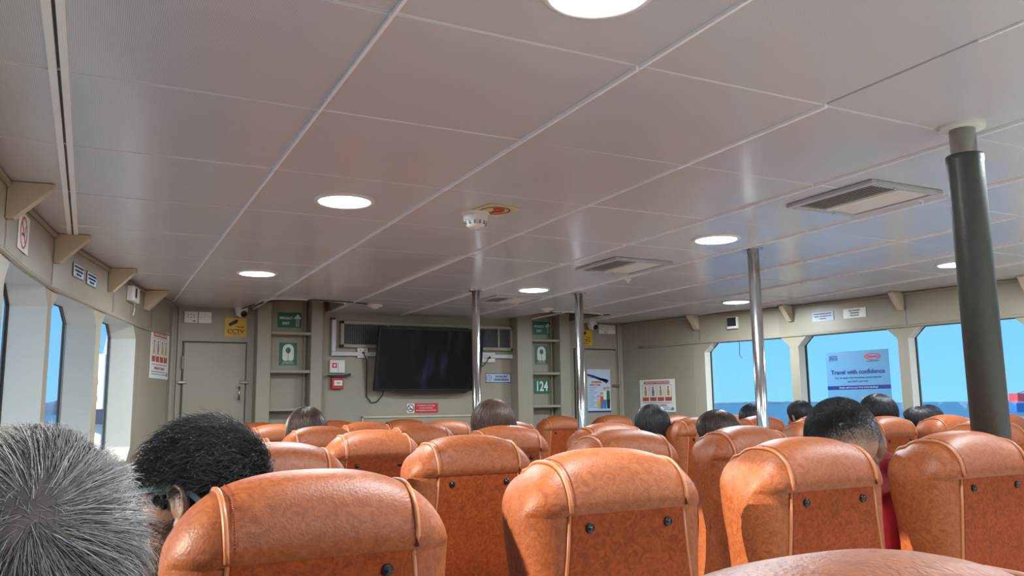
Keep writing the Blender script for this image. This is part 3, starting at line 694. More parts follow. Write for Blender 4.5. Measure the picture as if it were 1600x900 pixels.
# left header signs
(loc, rz) = on_left(3.665, 1.95, .003)
t = thing('no_smoking_sign', 'white no smoking sign with a red ring on the left header', 'sign', loc, rz); rect('board', M['signwhite'], t, -.10, .10, -.075, .075, 0, .002)
ringpoly(MB(), 0, 0, .054, .064, -.002).build('ring', M['red'], t); flat('slash', M['red'], t, [[(-.045, .035), (-.037, .043), (.045, -.035), (.037, -.043)]], -.002); flat('cigarette', M['signblack'], t, [[(-.035, -.014), (.02, -.014), (.02, -.004), (-.035, -.004)], [(.022, 0), (.026, 0), (.03, .03), (.026, .03)]], -.0025)
for y, z, l in ((4.62, 1.955, 'small printed placard, the one nearer the no smoking sign'), (4.845, 1.95, 'small printed placard, the one nearer the front bulkhead')):
    (loc, rz) = on_left(y, z, .003); t = thing('notice_placard', l+' on the left header', 'placard', loc, rz, 'small placards on the left header')
    rect('board', M['printgrey'], t, -.09, .09, -.036, .036, 0, .002); rect('print_field', M['paleblue'], t, -.083, .083, -.03, .03, -.002, .0005)
    for k, s in enumerate(('NO FOOD AND DRINK', 'ALLOWED IN CABIN', 'THANK YOU')): text('lettering', s, .014, M['signblack'], t, 0, .017-.018*k, -.0035, bold=.0005)
(loc, rz) = on_left(5.68, 1.99, .0)
t = thing('switch_unit', 'small white boxed switch with a dark centre on the left header', 'switch', loc, rz)
MB().box(-.09, .09, -.04, 0, -.05, .045).build('case', M['white'], t, bevel=.005); rect('dark_face', M['signblack'], t, -.035, .01, -.025, .035, -.04)
MB().tube([(.05, -.02, -.05), (.055, -.02, -.09), (.045, -.015, -.13)], .003, 6).build('wire', M['white'], t)
# right header items
(loc, rz) = on_right(5.60, 1.965, .0)
t = thing('speaker_box', 'small black square speaker box on the right header', 'speaker', loc, rz)
MB().box(-.05, .05, -.035, 0, -.05, .055).build('case', M['white'], t, bevel=.004); rect('dark_face', M['signblack'], t, -.045, .04, -.028, .05, -.035, .002)
(loc, rz) = on_right(5.55, 1.81, .02)
tag(MB().tube([(0, 0, 0), (.004, 0, -.06), (-.002, 0, -.12), (.004, 0, -.14), (.02, 0, -.16)], .003, 6).build('dangling_wire', M['signblack'], loc=loc, rot=(0, 0, rz)), 'thin wire dangling in front of the farthest right window', 'wire')
for y, z, l, ls in ((4.79, 1.95, 'pale printed placard, the one nearer the speaker box', ('PLEASE REMAIN SEATED', 'UNTIL THE FERRY HAS', 'STOPPED')), (4.52, 1.952, 'pale printed placard, the one nearer the sleeved pole', ('NO SMOKING', 'DILARANG', 'MEROKOK'))):
    (loc, rz) = on_right(y, z, .003); t = thing('notice_placard', l+' on the right header', 'placard', loc, rz, 'pale placards on the right header')
    rect('board', M['paleblue'] if y > 4.6 else M['signwhite'], t, -.095, .095, -.038, .038, 0, .002)
    for k, s in enumerate(ls): text('lettering', s, .015, M['signblack'], t, 0, .021-.02*k, -.0035)

# advert on the right window
(loc, rz) = on_right(4.58, 1.43, -.085)
t = thing('window_advert', 'blue travel insurance advert taped inside the middle right window', 'poster', loc, rz)
rect('board', M['adblue'], t, -.265, .265, -.23, .23, 0, .002)
for a in ((-.235, -.165, .195, .199), (-.235, -.165, .157, .161), (-.235, -.231, .157, .199), (-.169, -.165, .157, .199)): rect('logo_box', M['navy'], t, a[0], a[1], a[2], a[3], -.002)
text('lettering', 'AIG', .036, M['navy'], t, -.200, .178, -.003, bold=.0008)
ringpoly(MB(), .135, .178, .020, .026, -.002, sx=2.6).build('oval_logo', M['red'], t); text('lettering', 'Majestic', .026, M['red'], t, .135, .178, -.003, bold=.0006); text('lettering', 'FAST FERRY SERVICES', .011, M['navy'], t, .135, .142, -.003)
text('lettering', 'Travel with confidence', .049, M['navy'], t, 0, .062, -.003, bold=.0012)
text('lettering', 'Easy to apply with immediate protection for', .022, M['navy'], t, 0, .018, -.003); text('lettering', 'just SGD7 per trip!', .022, M['navy'], t, 0, -.012, -.003)
rect('dark_band', M['navy'], t, -.265, .265, -.075, -.045, -.002); text('lettering', 'Simply add it to your ferry ticket booking!', .019, M['paleblue'], t, 0, -.060, -.0035)
flat('sail_print', M['yellow'], t, [[(.02, -.135), (.06, -.15), (.09, -.14), (.075, -.22), (.06, -.22), (.045, -.17)], [(.2, -.14), (.245, -.13), (.235, -.19), (.22, -.19)]], -.002)
flat('boat_print', M['mutedred'], t, [[(.08, -.145), (.21, -.135), (.21, -.128), (.08, -.137)]], -.002); flat('boat_print', M['printgrey'], t, [[(.09, -.2), (.22, -.2), (.21, -.15), (.1, -.155)]], -.002)
flat('city_print', M['blueprint'], t, [[(-.25, -.2), (-.19, -.2), (-.19, -.15), (-.22, -.14), (-.25, -.15)]], -.002)

# ------------------------------------------------------------ seats
ZT = 1.172      # crest height
def seat_parts():
    Wz = [(0.0, .205), (-.13, .205), (-.22, .196), (-.35, .178), (-.48, .185), (-.62, .215), (-.75, .22)]
    Bz = [(0.0, .135), (-.13, .130), (-.45, .168), (-.75, .185)]
    itp = lambda T, z: float(np.interp(-z, [-a for a, _ in T], [b for _, b in T]))
    ZB = -.75
    def top(xr): return -.15*(1-max(0.0, 1-abs(xr)**2.5)**(1/2.4))
    def P(s, p, off=0.0):
        """s across -1..1, p 0..1 from the bottom of the back over the crest to the bottom of the front"""
        a = abs(s); sg = -1 if s < 0 else 1
        if a <= .5: k = 0.0
        else: k = (a-.5)/.5
        ph = k*pi/2
        yb = .080*(1-cos(ph)**.85); yf = .165-.085*(1-cos(ph)) ; 
        def xx(z):
            W, B = itp(Wz, z), itp(Bz, z)
            return sg*(B*a/.5 if a <= .5 else B+(W-B)*sin(ph))
        zt = top(abs(xx(-.05))/.205)
        if a < .5: zt += 0
        rc = max(.110+zt, .018); hd = (yf-yb)/2; yc = (yf+yb)/2
        zr = zt-rc
        if p < .3:
            z = ZB+(zr-ZB)*(p/.3); y = yb
        elif p > .7:
            z = zr+(ZB-zr)*((p-.7)/.3); y = yf
        else:
            q = (p-.3)/.4*pi; e = .80
            c_ = cos(q); s_ = sin(q)
            y = yc-hd*(abs(c_)**e)*(1 if c_ > 0 else -1); z = zr+rc*(s_**e)
        if p < .5 and z > -.116 and k < 1: y -= .011*min(1, (z+.116)/.006)*max(0, min(1, -z/.09))**.7*(1-k)
        if p > .6: y += .03*math.exp(-((z+.12)/.1)**2)*(1-k*k)
        return Vector((xx(z), y, z+ZT))
    ns, npp = 40, 56
    ss = [-1+2*i/ns for i in range(ns+1)]
    pp = list(np.linspace(0, .296, 11))+[.2972]+list(np.linspace(.3, .7, 26)[:-1])+list(np.linspace(.7, 1, 12))
    m = MB(); V = [P(s, p) for s in ss for p in pp]; L = len(pp)
    m.add(V, [(i*L+j, i*L+j+1, (i+1)*L+j+1, (i+1)*L+j) for i in range(ns) for j in range(L-1)] + [tuple(i*L for i in range(ns+1)) + tuple(i*L+L-1 for i in range(ns, -1, -1))])
    back = m.mesh('backrest', True)
    pip = []
    for sg in (-.5, .5):
        pts = [P(sg, p)+Vector((0, 0, 0)) for p in np.linspace(.3, .66, 26)]
        cen = Vector((0, .08, ZT-.2)); pts = [q+Vector((0, (q.y-.08)*.02, .0015)) for q in pts]
        pip.append(MB().tube(pts, .0042, 6).mesh('piping', True))
    # stitching beside the piping
    st = MB()
    for k in range(34):
        p0 = .31+.2*k/34
        a = P(-.455, p0); b = P(-.455, p0+.0032); n_ = Vector((0, (a.y-.08)*.02, .0012))
        st.tube([a+n_, b+n_], .0011, 4)
    stm = st.mesh('stitching')
    # back panel
    zt_, zb_ = ZT-.110, ZT-.70
    def bw(z): return itp(Bz, z-ZT)-.006
    pan = MB(); rows_ = np.linspace(zb_, zt_, 9); A = []
    pts = [(-bw(z), z) for z in rows_] + [(bw(z), z) for z in rows_[::-1]]
    pan.prism(pts, -.005, .003)
    panel = pan.mesh('back_panel')
    pips = [MB().tube([(sgn*(bw(z)+.003), -.002, z) for z in rows_], .0038, 6).mesh('panel_piping', True) for sgn in (-1, 1)]
    btn = MB().lathe([(.0001, -.0065), (.005, -.0055), (.0058, -.0035), (.0075, -.005), (.0088, -.0035), (.009, 0)], n=18, axis='y').mesh('button', True)
    # cushion
    cu = MB(); 
    for (x0, x1, y0, y1, z0, z1) in ((-.225, .225, .13, .60, .33, .465),): cu.box(x0, x1, y0, y1, z0, z1)
    cush = cu.mesh('cushion', True)
    arm = MB().box(-.020, .020, .10, .47, .60, .655).mesh('armrest', True)
    armp = MB().box(-.014, .014, .14, .18, .36, .61).mesh('armrest_post')
    base = MB().box(-.2, .2, .05, .5, .28, .335).box(-.18, -.14, .10, .46, 0, .28).box(.14, .18, .10, .46, 0, .28).mesh('base_frame')
    return back, pip, stm, panel, pips, btn, cush, arm, armp, base
SP = seat_parts()
def make_seat():
    t = thing('ferry_seat', 'x', 'seat')
    link('backrest', SP[0], M['leather'], t)
    for q in SP[1]: link('piping', q, M['piping'], t)
    link('stitching', SP[2], M['stitch'], t)
    link('back_panel', SP[3], M['leatherback'], t, bevel=.003)
    for q in SP[4]: link('panel_piping', q, M['piping'], t)
    for x in (-.088, .088): link('button', SP[5], M['blackgloss'], t, loc=(x, -.005, ZT-.138))
    link('cushion', SP[6], M['leather'], t, bevel=.03)
    for s in (-1, 1):
        a = link('armrest', SP[7], M['leather'], t, bevel=.015, loc=(s*.246, 0, 0)); link('armrest_post', SP[8], M['seatframe'], a)
    link('base_frame', SP[9], M['seatframe'], t, bevel=.004)
    return t
seats = [ # x, y, label
 (-.13, .40, 'orange leather seat hidden beneath the grey-haired man'),
 (.385, .265, 'orange leather seat cropped by the bottom edge, only its crest showing'),
 (.30, 1.16, 'large orange seat right of the man with glasses'),
 (.915, 1.32, 'nearest orange seat at the middle of the photo, full crest and two buttons'),
 (1.50, 1.36, 'orange seat the man in the red shirt sits in'),
 (2.075, 1.36, 'near orange seat at the foot of the sleeved pole'),
 (.46, 2.26, 'orange seat whose right shoulder shows behind the man with glasses'),
 (1.04, 2.26, 'second row orange seat between the two large near seats'),
 (1.61, 2.26, 'second row orange seat peeking over the middle near seat'),
 (2.15, 2.26, 'tall orange seat before the foot of the bare steel pole'),
 (3.56, 2.26, 'sunlit orange seat behind the sleeved pole'), (4.10, 2.26, 'orange seat in the second row by the right wall, outside the picture'),
 (.48, 3.2, 'third row orange seat hidden behind the man with glasses'),
 (1.035, 3.2, 'third row orange seat right of the dark-haired woman near the left ladder'),
 (1.635, 3.2, 'orange seat in front of the brown-haired woman beside the steel pole'),
 (2.18, 3.2, 'third row orange seat left of the woman with black hair'),
 (3.53, 3.2, 'third row orange seat mostly behind the red-shirt man'), (4.08, 3.2, 'orange seat with flat back just right of the red-shirt man'), (4.62, 3.2, 'orange seat under the two dark heads by the right window'), (5.16, 3.2, 'orange seat right of the sleeved pole beside the right wall'),
 (.54, 4.15, 'fourth row orange seat next to the left wall'), (1.06, 4.15, 'fourth row orange seat of the dark-haired woman'), (1.60, 4.15, 'fourth row orange seat with its top before the red notice'), (2.13, 4.15, 'fourth row orange seat next to the aisle, right of the brown-haired woman'),
 (3.48, 4.15, 'fourth row seat on the right block next to the aisle'), (4.03, 4.15, 'fourth row orange seat directly behind the bare steel pole'), (4.58, 4.15, 'fourth row orange seat under the head half hidden by the red-shirt man'),
 (1.03, 5.1, 'fifth row orange seat by the foot of the left cabinet door'), (1.59, 5.1, 'fifth row orange seat below the television cable'), (2.14, 5.1, 'fifth row orange seat left of the steel pole under the television'),
 (3.53, 5.1, 'fifth row orange seat in the right block next to the aisle'), (4.07, 5.1, 'fifth row orange seat below the white instruction poster'), (4.6, 5.1, 'fifth row orange seat before the farthest right window'),
 (1.07, 6.0, 'front row orange seat beneath the left ladder'), (1.62, 6.0, 'front row orange seat under the red call point'), (2.17, 6.0, 'front row orange seat right under the red notice'),
 (3.55, 6.0, 'front row orange seat below the number sign'), (4.09, 6.0, 'front row orange seat beneath the safety poster')]
DROP = {(3.53, 5.1): 1, (4.10, 2.26): 1}
proto = None
for x, y, l in seats:
    if (x, y) in DROP: continue
    if proto is None: t = proto = make_seat()
    else: t = copy_tree(proto)
    t.location = (x, y, -.011*max(0, 1-x/1.5)); t['label'] = l; t['group'] = 'orange leather passenger seats'

# ------------------------------------------------------------ people
def sdf_ell(p, c, r):
    q = (p-np.array(c))/np.array(r); k0 = np.linalg.norm(q, axis=1)+1e-9; k1 = np.linalg.norm(q/np.array(r), axis=1)+1e-9
    return k0*(k0-1)/k1
def smin(a, b, k): h = np.clip(.5+.5*(b-a)/k, 0, 1); return b*(1-h)+a*h-k*h*(1-h)
def smax(a, b, k): return -smin(-a, -b, k)
def head_sdf(p):
    d = sdf_ell(p, (0, -.010, .034), (.077, .098, .088))
    d = smin(d, sdf_ell(p, (0, .036, -.028), (.061, .058, .082)), .03)
    d = smin(d, sdf_ell(p, (0, .034, -.074), (.053, .052, .040)), .025)
    d = smin(d, sdf_ell(p, (0, .078, -.100), (.022, .018, .018)), .02)
    for s in (-1, 1):
        d = smin(d, sdf_ell(p, (s*.038, .064, -.022), (.022, .022, .02)), .02)
        d = smax(d, -sdf_ell(p, (s*.031, .108, .004), (.018, .018, .012)), .012)
        d = smin(d, sdf_ell(p, (s*.031, .080, .004), (.0125, .0125, .0125)), .003)
        d = smin(d, sdf_ell(p, (s*.012, .100, -.038), (.009, .011, .008)), .008)
    d = smin(d, sdf_ell(p, (0, .084, .024), (.046, .014, .010)), .015)
    d = smin(d, sdf_ell(p, (0, .100, -.016), (.009, .016, .030)), .012)
    d = smin(d, sdf_ell(p, (0, .110, -.034), (.011, .012, .010)), .01)
    d = smin(d, sdf_ell(p, (0, .090, -.064), (.023, .011, .0055)), .006)
    d = smin(d, sdf_ell(p, (0, .089, -.074), (.020, .011, .006)), .006)
    return d
def star(sdf, origin, n=64, m=48, rmax=.45):
    th = np.linspace(-pi/2, pi/2, m+1)[1:-1]; ph = np.linspace(0, 2*pi, n, endpoint=False)
    T, Ph = np.meshgrid(th, ph, indexing='ij')
    D = np.stack([np.cos(T)*np.cos(Ph), np.cos(T)*np.sin(Ph), np.sin(T)], -1).reshape(-1, 3)
    D = np.vstack([D, [[0, 0, -1], [0, 0, 1]]]); o = np.array(origin)
    lo = np.zeros(len(D)); hi = np.full(len(D), rmax)
    # march from outside inwards to find outer surface
    r = np.full(len(D), rmax); step = rmax/120; found = np.zeros(len(D), bool); prev = r.copy()
    for _ in range(120):
        d = sdf(o+D*r[:, None]); ins = (d < 0) & ~found; found |= ins
        prev = np.where(found, prev, r); r = np.where(found, r, r-step)
    lo = r; hi = prev+1e-9
    for _ in range(12):
        mid = (lo+hi)/2; ins = sdf(o+D*mid[:, None]) < 0; lo = np.where(ins, mid, lo); hi = np.where(ins, hi, mid)
    V = o+D*lo[:, None]; R_ = m-1
    F = [(i*n+k, i*n+(k+1) % n, (i+1)*n+(k+1) % n, (i+1)*n+k) for i in range(R_-1) for k in range(n)]
    F += [(R_*n, (k+1) % n, k) for k in range(n)] + [(R_*n+1, (R_-1)*n+k, (R_-1)*n+(k+1) % n) for k in range(n)]
    return V, F
HV, HF = star(head_sdf, (0, .005, 0), 72, 60)
HVc, HFc = star(head_sdf, (0, .005, 0), 40, 32)
def head_r(dirs):  # distance of head surface along directions from origin (0,.005,0)
    o = np.array((0, .005, 0)); r = np.full(len(dirs), .16)
    for _ in range(40): r = r-head_sdf(o+dirs*r[:, None])*.8
    return r
def tf(V, Mx): V = np.asarray(V); R3 = np.array(Mx.to_3x3()); return V@R3.T+np.array(Mx.translation)
def ear(mb, side, Mx, s=1.0):
    """helix, antihelix and lobe as rounded rolls"""
    hx = side*.076
    c = []; 
    for k in range(13):
        a = radians(150-k*22); c.append((hx+side*(.010+.010*min(1, k/5)), -.008+.017*cos(a)*1.0 - .004, .006+.030*sin(a)+(.0)))
    c = [(hx+side*.002, .004, .006), (hx+side*.008, .006, .018), (hx+side*.012, .000, .029), (hx+side*.016, -.012, .033), (hx+side*.019, -.023, .027), (hx+side*.020, -.028, .012), (hx+side*.018, -.026, -.006), (hx+side*.013, -.018, -.020), (hx+side*.008, -.010, -.030)]
    R_ = [.004, .0045, .0045, .005, .005, .005, .0045, .005, .006]
    m2 = MB(); 
    for a, b, ra, rb in zip(c, c[1:], R_, R_[1:]): m2.cap(a, b, ra, rb, 8)
    m2.ell((hx+side*.008, -.008, -.029), (.005, .008, .010), 10, 8)
    m2.ell((hx+side*.006, -.012, .004), (.006, .018, .028), 12, 8)
    m2.cap((hx+side*.010, -.014, .018), (hx+side*.012, -.016, -.012), .0045, .0045, 8)
    mb.add([tuple(Mx@Vector(p)) for p in m2.v], m2.f)
def hand(mb, Mx, side):
    m = MB(); m.ell((0, .045, 0), (.040, .050, .014), 14, 8)
    for k, (x, L) in enumerate(((-.028, .068), (-.0095, .078), (.0095, .073), (.027, .058))):
        a = Vector((x, .075, 0)); b = a+Vector((x*.12, L*.45, -.004)); c = b+Vector((0, L*.30, -.014)); d = c+Vector((0, L*.2, -.016))
        m.cap(a, b, .0095, .009, 8); m.cap(b, c, .009, .008, 8); m.cap(c, d, .008, .007, 8)
    s = -1 if side > 0 else 1
    a = Vector((s*.028, .03, 0)); b = a+Vector((s*.025, .028, -.006)); c = b+Vector((s*.006, .028, -.008)); m.cap(a, b, .013, .011, 8); m.cap(b, c, .011, .009, 8)
    mb.add([tuple(Mx@Vector(p)) for p in m.v], m.f)
def person(name_label, head_pos, head_yaw, body_xy, skin, shirt, hair, hs=1.0, pitch=0.0, roll=0.0, voxel=.009, body_yaw=0.0, shoulder_z=1.0, fine=False, group=None, hide_legs=False):
    """head_pos world centre of the head; body_xy world position of the hips; the root Empty stands on the floor"""
    root = thing('person', name_label, 'person', (body_xy[0], body_xy[1], 0), body_yaw, group)
    inv = Matrix.Translation((body_xy[0], body_xy[1], 0)) @ Matrix.Rotation(body_yaw, 4, 'Z'); inv.invert()
    HM = inv @ Matrix.Translation(head_pos) @ Matrix.Rotation(head_yaw, 4, 'Z') @ Matrix.Rotation(pitch, 4, 'X') @ Matrix.Rotation(roll, 4, 'Y') @ Matrix.Scale(hs, 4)
    hc = HM.translation; b = MB()
    b.add([tuple(v) for v in tf(HV if fine else HVc, HM)], HF if fine else HFc)
    for s in (-1, 1): ear(b, s, HM)
    sz = shoulder_z; mx, my = hc.x*.35, hc.y*.4
    neck_top = HM @ Vector((0, -.02, -.055)); nb = Vector((mx, my-.01, sz+.02))
    b.cap(nb, neck_top, .062, .054)
    def torso(m, g=0.0):
        m.ell((0, 0, .56), (.17+g, .125+g, .11+g)); m.ell((mx*.4, my*.3, .72), (.145+g, .105+g, .16+g)); m.ell((mx*.8, my*.8, sz-.14), (.165+g, .112+g, .17+g))
        m.cap((mx-.15, my-.01, sz-.035), (mx+.15, my-.01, sz-.035), .058+g, .058+g)
        m.cap((mx-.12, my-.01, sz-.02), (mx-.02, my-.01, sz+.03), .052+g, .055+g); m.cap((mx+.12, my-.01, sz-.02), (mx+.02, my-.01, sz+.03), .052+g, .055+g)
    def arms(m, g=0.0, fore=True):
        for s in (-1, 1):
            sh = Vector((mx+s*.185, my-.005, sz-.06)); el = Vector((s*.235, .07, .70)); wr = Vector((s*.09, .27, .665))
            m.cap(sh, el if fore else sh.lerp(el, .55), .052+g, (.042 if fore else .046)+g)
            if fore: m.cap(el, wr, .040, .027)
    def legs(m, g=0.0, foot=True):
        for s in (-1, 1):
            m.cap((s*.09, .02, .545), (s*.12, .43, .535), .085+g, .062+g); m.cap((s*.12, .43, .52), (s*.12, .44, .10), .058+g, .042+g)
            if foot: m.cap((s*.12, .44, .06), (s*.13, .60, .035), .042, .03)
    torso(b); arms(b); legs(b)
    for s in (-1, 1): hand(b, Matrix.Translation((s*.09, .27, .665)) @ Matrix.Rotation(s*radians(25), 4, 'Z') @ Matrix.Rotation(radians(-15), 4, 'X'), s)
    body = b.build('body', skin, root, smooth=True)
    r = body.modifiers.new('remesh', 'REMESH'); r.mode = 'VOXEL'; r.voxel_size = voxel; r.use_smooth_shade = True
    sm = body.modifiers.new('smooth', 'SMOOTH'); sm.factor = .5; sm.iterations = 1 if fine else 2
    c = MB(); torso(c, .009); arms(c, .010, False); c.cap(nb-Vector((0, .0, .03)), nb+Vector((0, 0, .022)), .068, .066)
    so = c.build('shirt', shirt, root, smooth=True)
    r = so.modifiers.new('remesh', 'REMESH'); r.mode = 'VOXEL'; r.voxel_size = .010; r.use_smooth_shade = True; sm = so.modifiers.new('smooth', 'SMOOTH'); sm.factor = .5; sm.iterations = 3
    c = MB(); legs(c, .010, False); c.ell((0, 0, .56), (.18, .135, .115)); so = c.build('trousers', M['navy'], root, smooth=True)
    r = so.modifiers.new('remesh', 'REMESH'); r.mode = 'VOXEL'; r.voxel_size = .014; r.use_smooth_shade = True
    for s in (-1, 1): MB().cap((s*.12, .42, .05), (s*.13, .61, .042), .052, .04).build('shoe', M['black'], root, smooth=True)
    return root, HM

def hair_material(name, c1, c2, rough=.35, scale=60, aniso=True):
    m = bpy.data.materials.new(name); m.use_nodes = True; n = m.node_tree; b = n.nodes['Principled BSDF']; b.inputs['Roughness'].default_value = rough
    t = n.nodes.new('ShaderNodeTexCoord'); mp = n.nodes.new('ShaderNodeMapping'); mp.inputs['Scale'].default_value = (1, 1, .08)
    n.links.new(t.outputs['Object'], mp.inputs[0]); no = n.nodes.new('ShaderNodeTexNoise'); no.inputs['Scale'].default_value = scale*5; no.inputs['Detail'].default_value = 3
    n.links.new(mp.outputs[0], no.inputs['Vector']); r = n.nodes.new('ShaderNodeValToRGB'); n.links.new(no.outputs['Fac'], r.inputs[0])
    r.color_ramp.elements[0].position = .35; r.color_ramp.elements[0].color = (*c1, 1); r.color_ramp.elements[1].position = .7; r.color_ramp.elements[1].color = (*c2, 1)
    n.links.new(r.outputs[0], b.inputs['Base Color']); bp = n.nodes.new('ShaderNodeBump'); bp.inputs['Strength'].default_value = .6; bp.inputs['Distance'].default_value = .003
    n.links.new(no.outputs['Fac'], bp.inputs['Height']); n.links.new(bp.outputs[0], b.inputs['Normal']); return m
M['hair_black'] = hair_material('hair_black', (.006, .006, .008), (.020, .018, .020), .48)
M['hair_dark'] = hair_material('hair_dark_brown', (.010, .007, .005), (.045, .027, .017), .5)
M['hair_brown'] = hair_material('hair_brown', (.025, .013, .007), (.10, .05, .028), .5)
for k_, c_ in (('hair_black', (.020, .019, .023)), ('hair_dark', (.05, .03, .02)), ('hair_brown', (.07, .036, .021))): M[k_+'_light'] = mat(k_+'_light', c_, .4)
def strandmat(name, rough=.35, base=None):
    m = bpy.data.materials.new(name); m.use_nodes = True; n = m.node_tree; b = n.nodes['Principled BSDF']; b.inputs['Roughness'].default_value = rough
    if base: b.inputs['Base Color'].default_value = (*base, 1)
    else:
        a = n.nodes.new('ShaderNodeVertexColor'); a.layer_name = 'strand'; n.links.new(a.outputs[0], b.inputs['Base Color'])
    return m
M['strand_grey'] = strandmat('grey_hair_strands', .38); M['strand_black'] = strandmat('black_hair_strands', .30)

def shell_hair(root, HM, style, material):
    def sd(p):
        g = {'bob': .016, 'long': .017, 'short': .012, 'buzz': .004}[style]
        d = head_sdf(p)-g
        q = p.copy()
        if style in ('bob', 'long'):
            zb = -.13 if style == 'bob' else -.16
            d = smin(d, sdf_ell(p, (0, -.035, -.02), (.094, .080, .115)), .03)
            d = smin(d, sdf_ell(p, (0, -.045, zb+.02), (.098 if style == 'bob' else .108, .060, .10)), .04)
        else:
            d = smin(d, sdf_ell(p, (0, -.005, .055), (.080, .098, .085)), .02)
        # hairline: cut away the face and neck
        face = (p[:, 1]-.050)+np.clip(-(p[:, 2]-.05)*.55, -.04, .12)*(1 if style in ('short', 'buzz') else .35)
        d = smax(d, face, .012)
        if style in ('short', 'buzz'): d = smax(d, -(p[:, 2]+.045+ .0*p[:, 1])+np.clip((p[:, 1]+.02)*.9, -.02, .08), .012)
        else: d = smax(d, -(p[:, 2]-(-.185 if style == 'long' else -.145)), .02)
        return d
    V, F = star(sd, (0, -.03, .03 if style in ('short', 'buzz') else -.005), 56, 44, .32)
    m = MB().add([tuple(v) for v in tf(V, HM)], F)
    o = m.build('hair', material, root, smooth=True)
    # strands of hair combed down over the shell, following its meridians
    nn_, mm_ = 56, 43; W_ = tf(V, HM); G = W_[:nn_*mm_].reshape(mm_, nn_, 3); n = 1500; seg = 7
    a = rng.random(n)*nn_; i0 = mm_-1-rng.random(n)**1.3*mm_*.55; ln = mm_*(.16+.25*rng.random(n)); PT = np.zeros((n, seg+1, 3)); cen = W_.mean(0); up = rng.random(n)
    for q in range(seg+1):
        ii = np.clip(i0-ln*q/seg, 0, mm_-1.001); aa = (a+.35*np.sin(q*.7+a))%nn_; i_ = ii.astype(int); k_ = aa.astype(int)%nn_; fi = (ii-i_)[:, None]; fk = (aa-np.floor(aa))[:, None]; k2 = (k_+1)%nn_
        Pq = (G[i_, k_]*(1-fi)+G[i_+1, k_]*fi)*(1-fk)+(G[i_, k2]*(1-fi)+G[i_+1, k2]*fi)*fk
        N = Pq-cen; N /= np.linalg.norm(N, axis=1)[:, None]; PT[:, q] = Pq+N*(.0005+.0025*up[:, None])
    Tg = np.gradient(PT, axis=1); Tg /= np.linalg.norm(Tg, axis=2)[..., None]+1e-9; Nn = PT-cen; Nn /= np.linalg.norm(Nn, axis=2)[..., None]; B = np.cross(Tg, Nn); B /= np.linalg.norm(B, axis=2)[..., None]+1e-9
    wv = .0011*np.linspace(1, .3, seg+1)[None, :, None]; VV = np.stack([PT+B*wv, PT-B*wv*.5+Nn*wv*.8, PT-B*wv*.5-Nn*wv*.8], 2).reshape(-1, 3)
    F2 = [tuple(b_+3*q+x for x in (e1, e2, e2+3, e1+3)) for b_ in range(0, n*(seg+1)*3, (seg+1)*3) for q in range(seg) for e1, e2 in ((0, 1), (1, 2), (2, 0))]
    me = bpy.data.meshes.new('hair_strands'); me.from_pydata(VV.tolist(), [], F2); me.polygons.foreach_set('use_smooth', [True]*len(F2))
    tag(link('hair_strands', me, M[material.name.replace('_dark_brown', '_dark')+'_light'], o), kind='stuff')
    return o

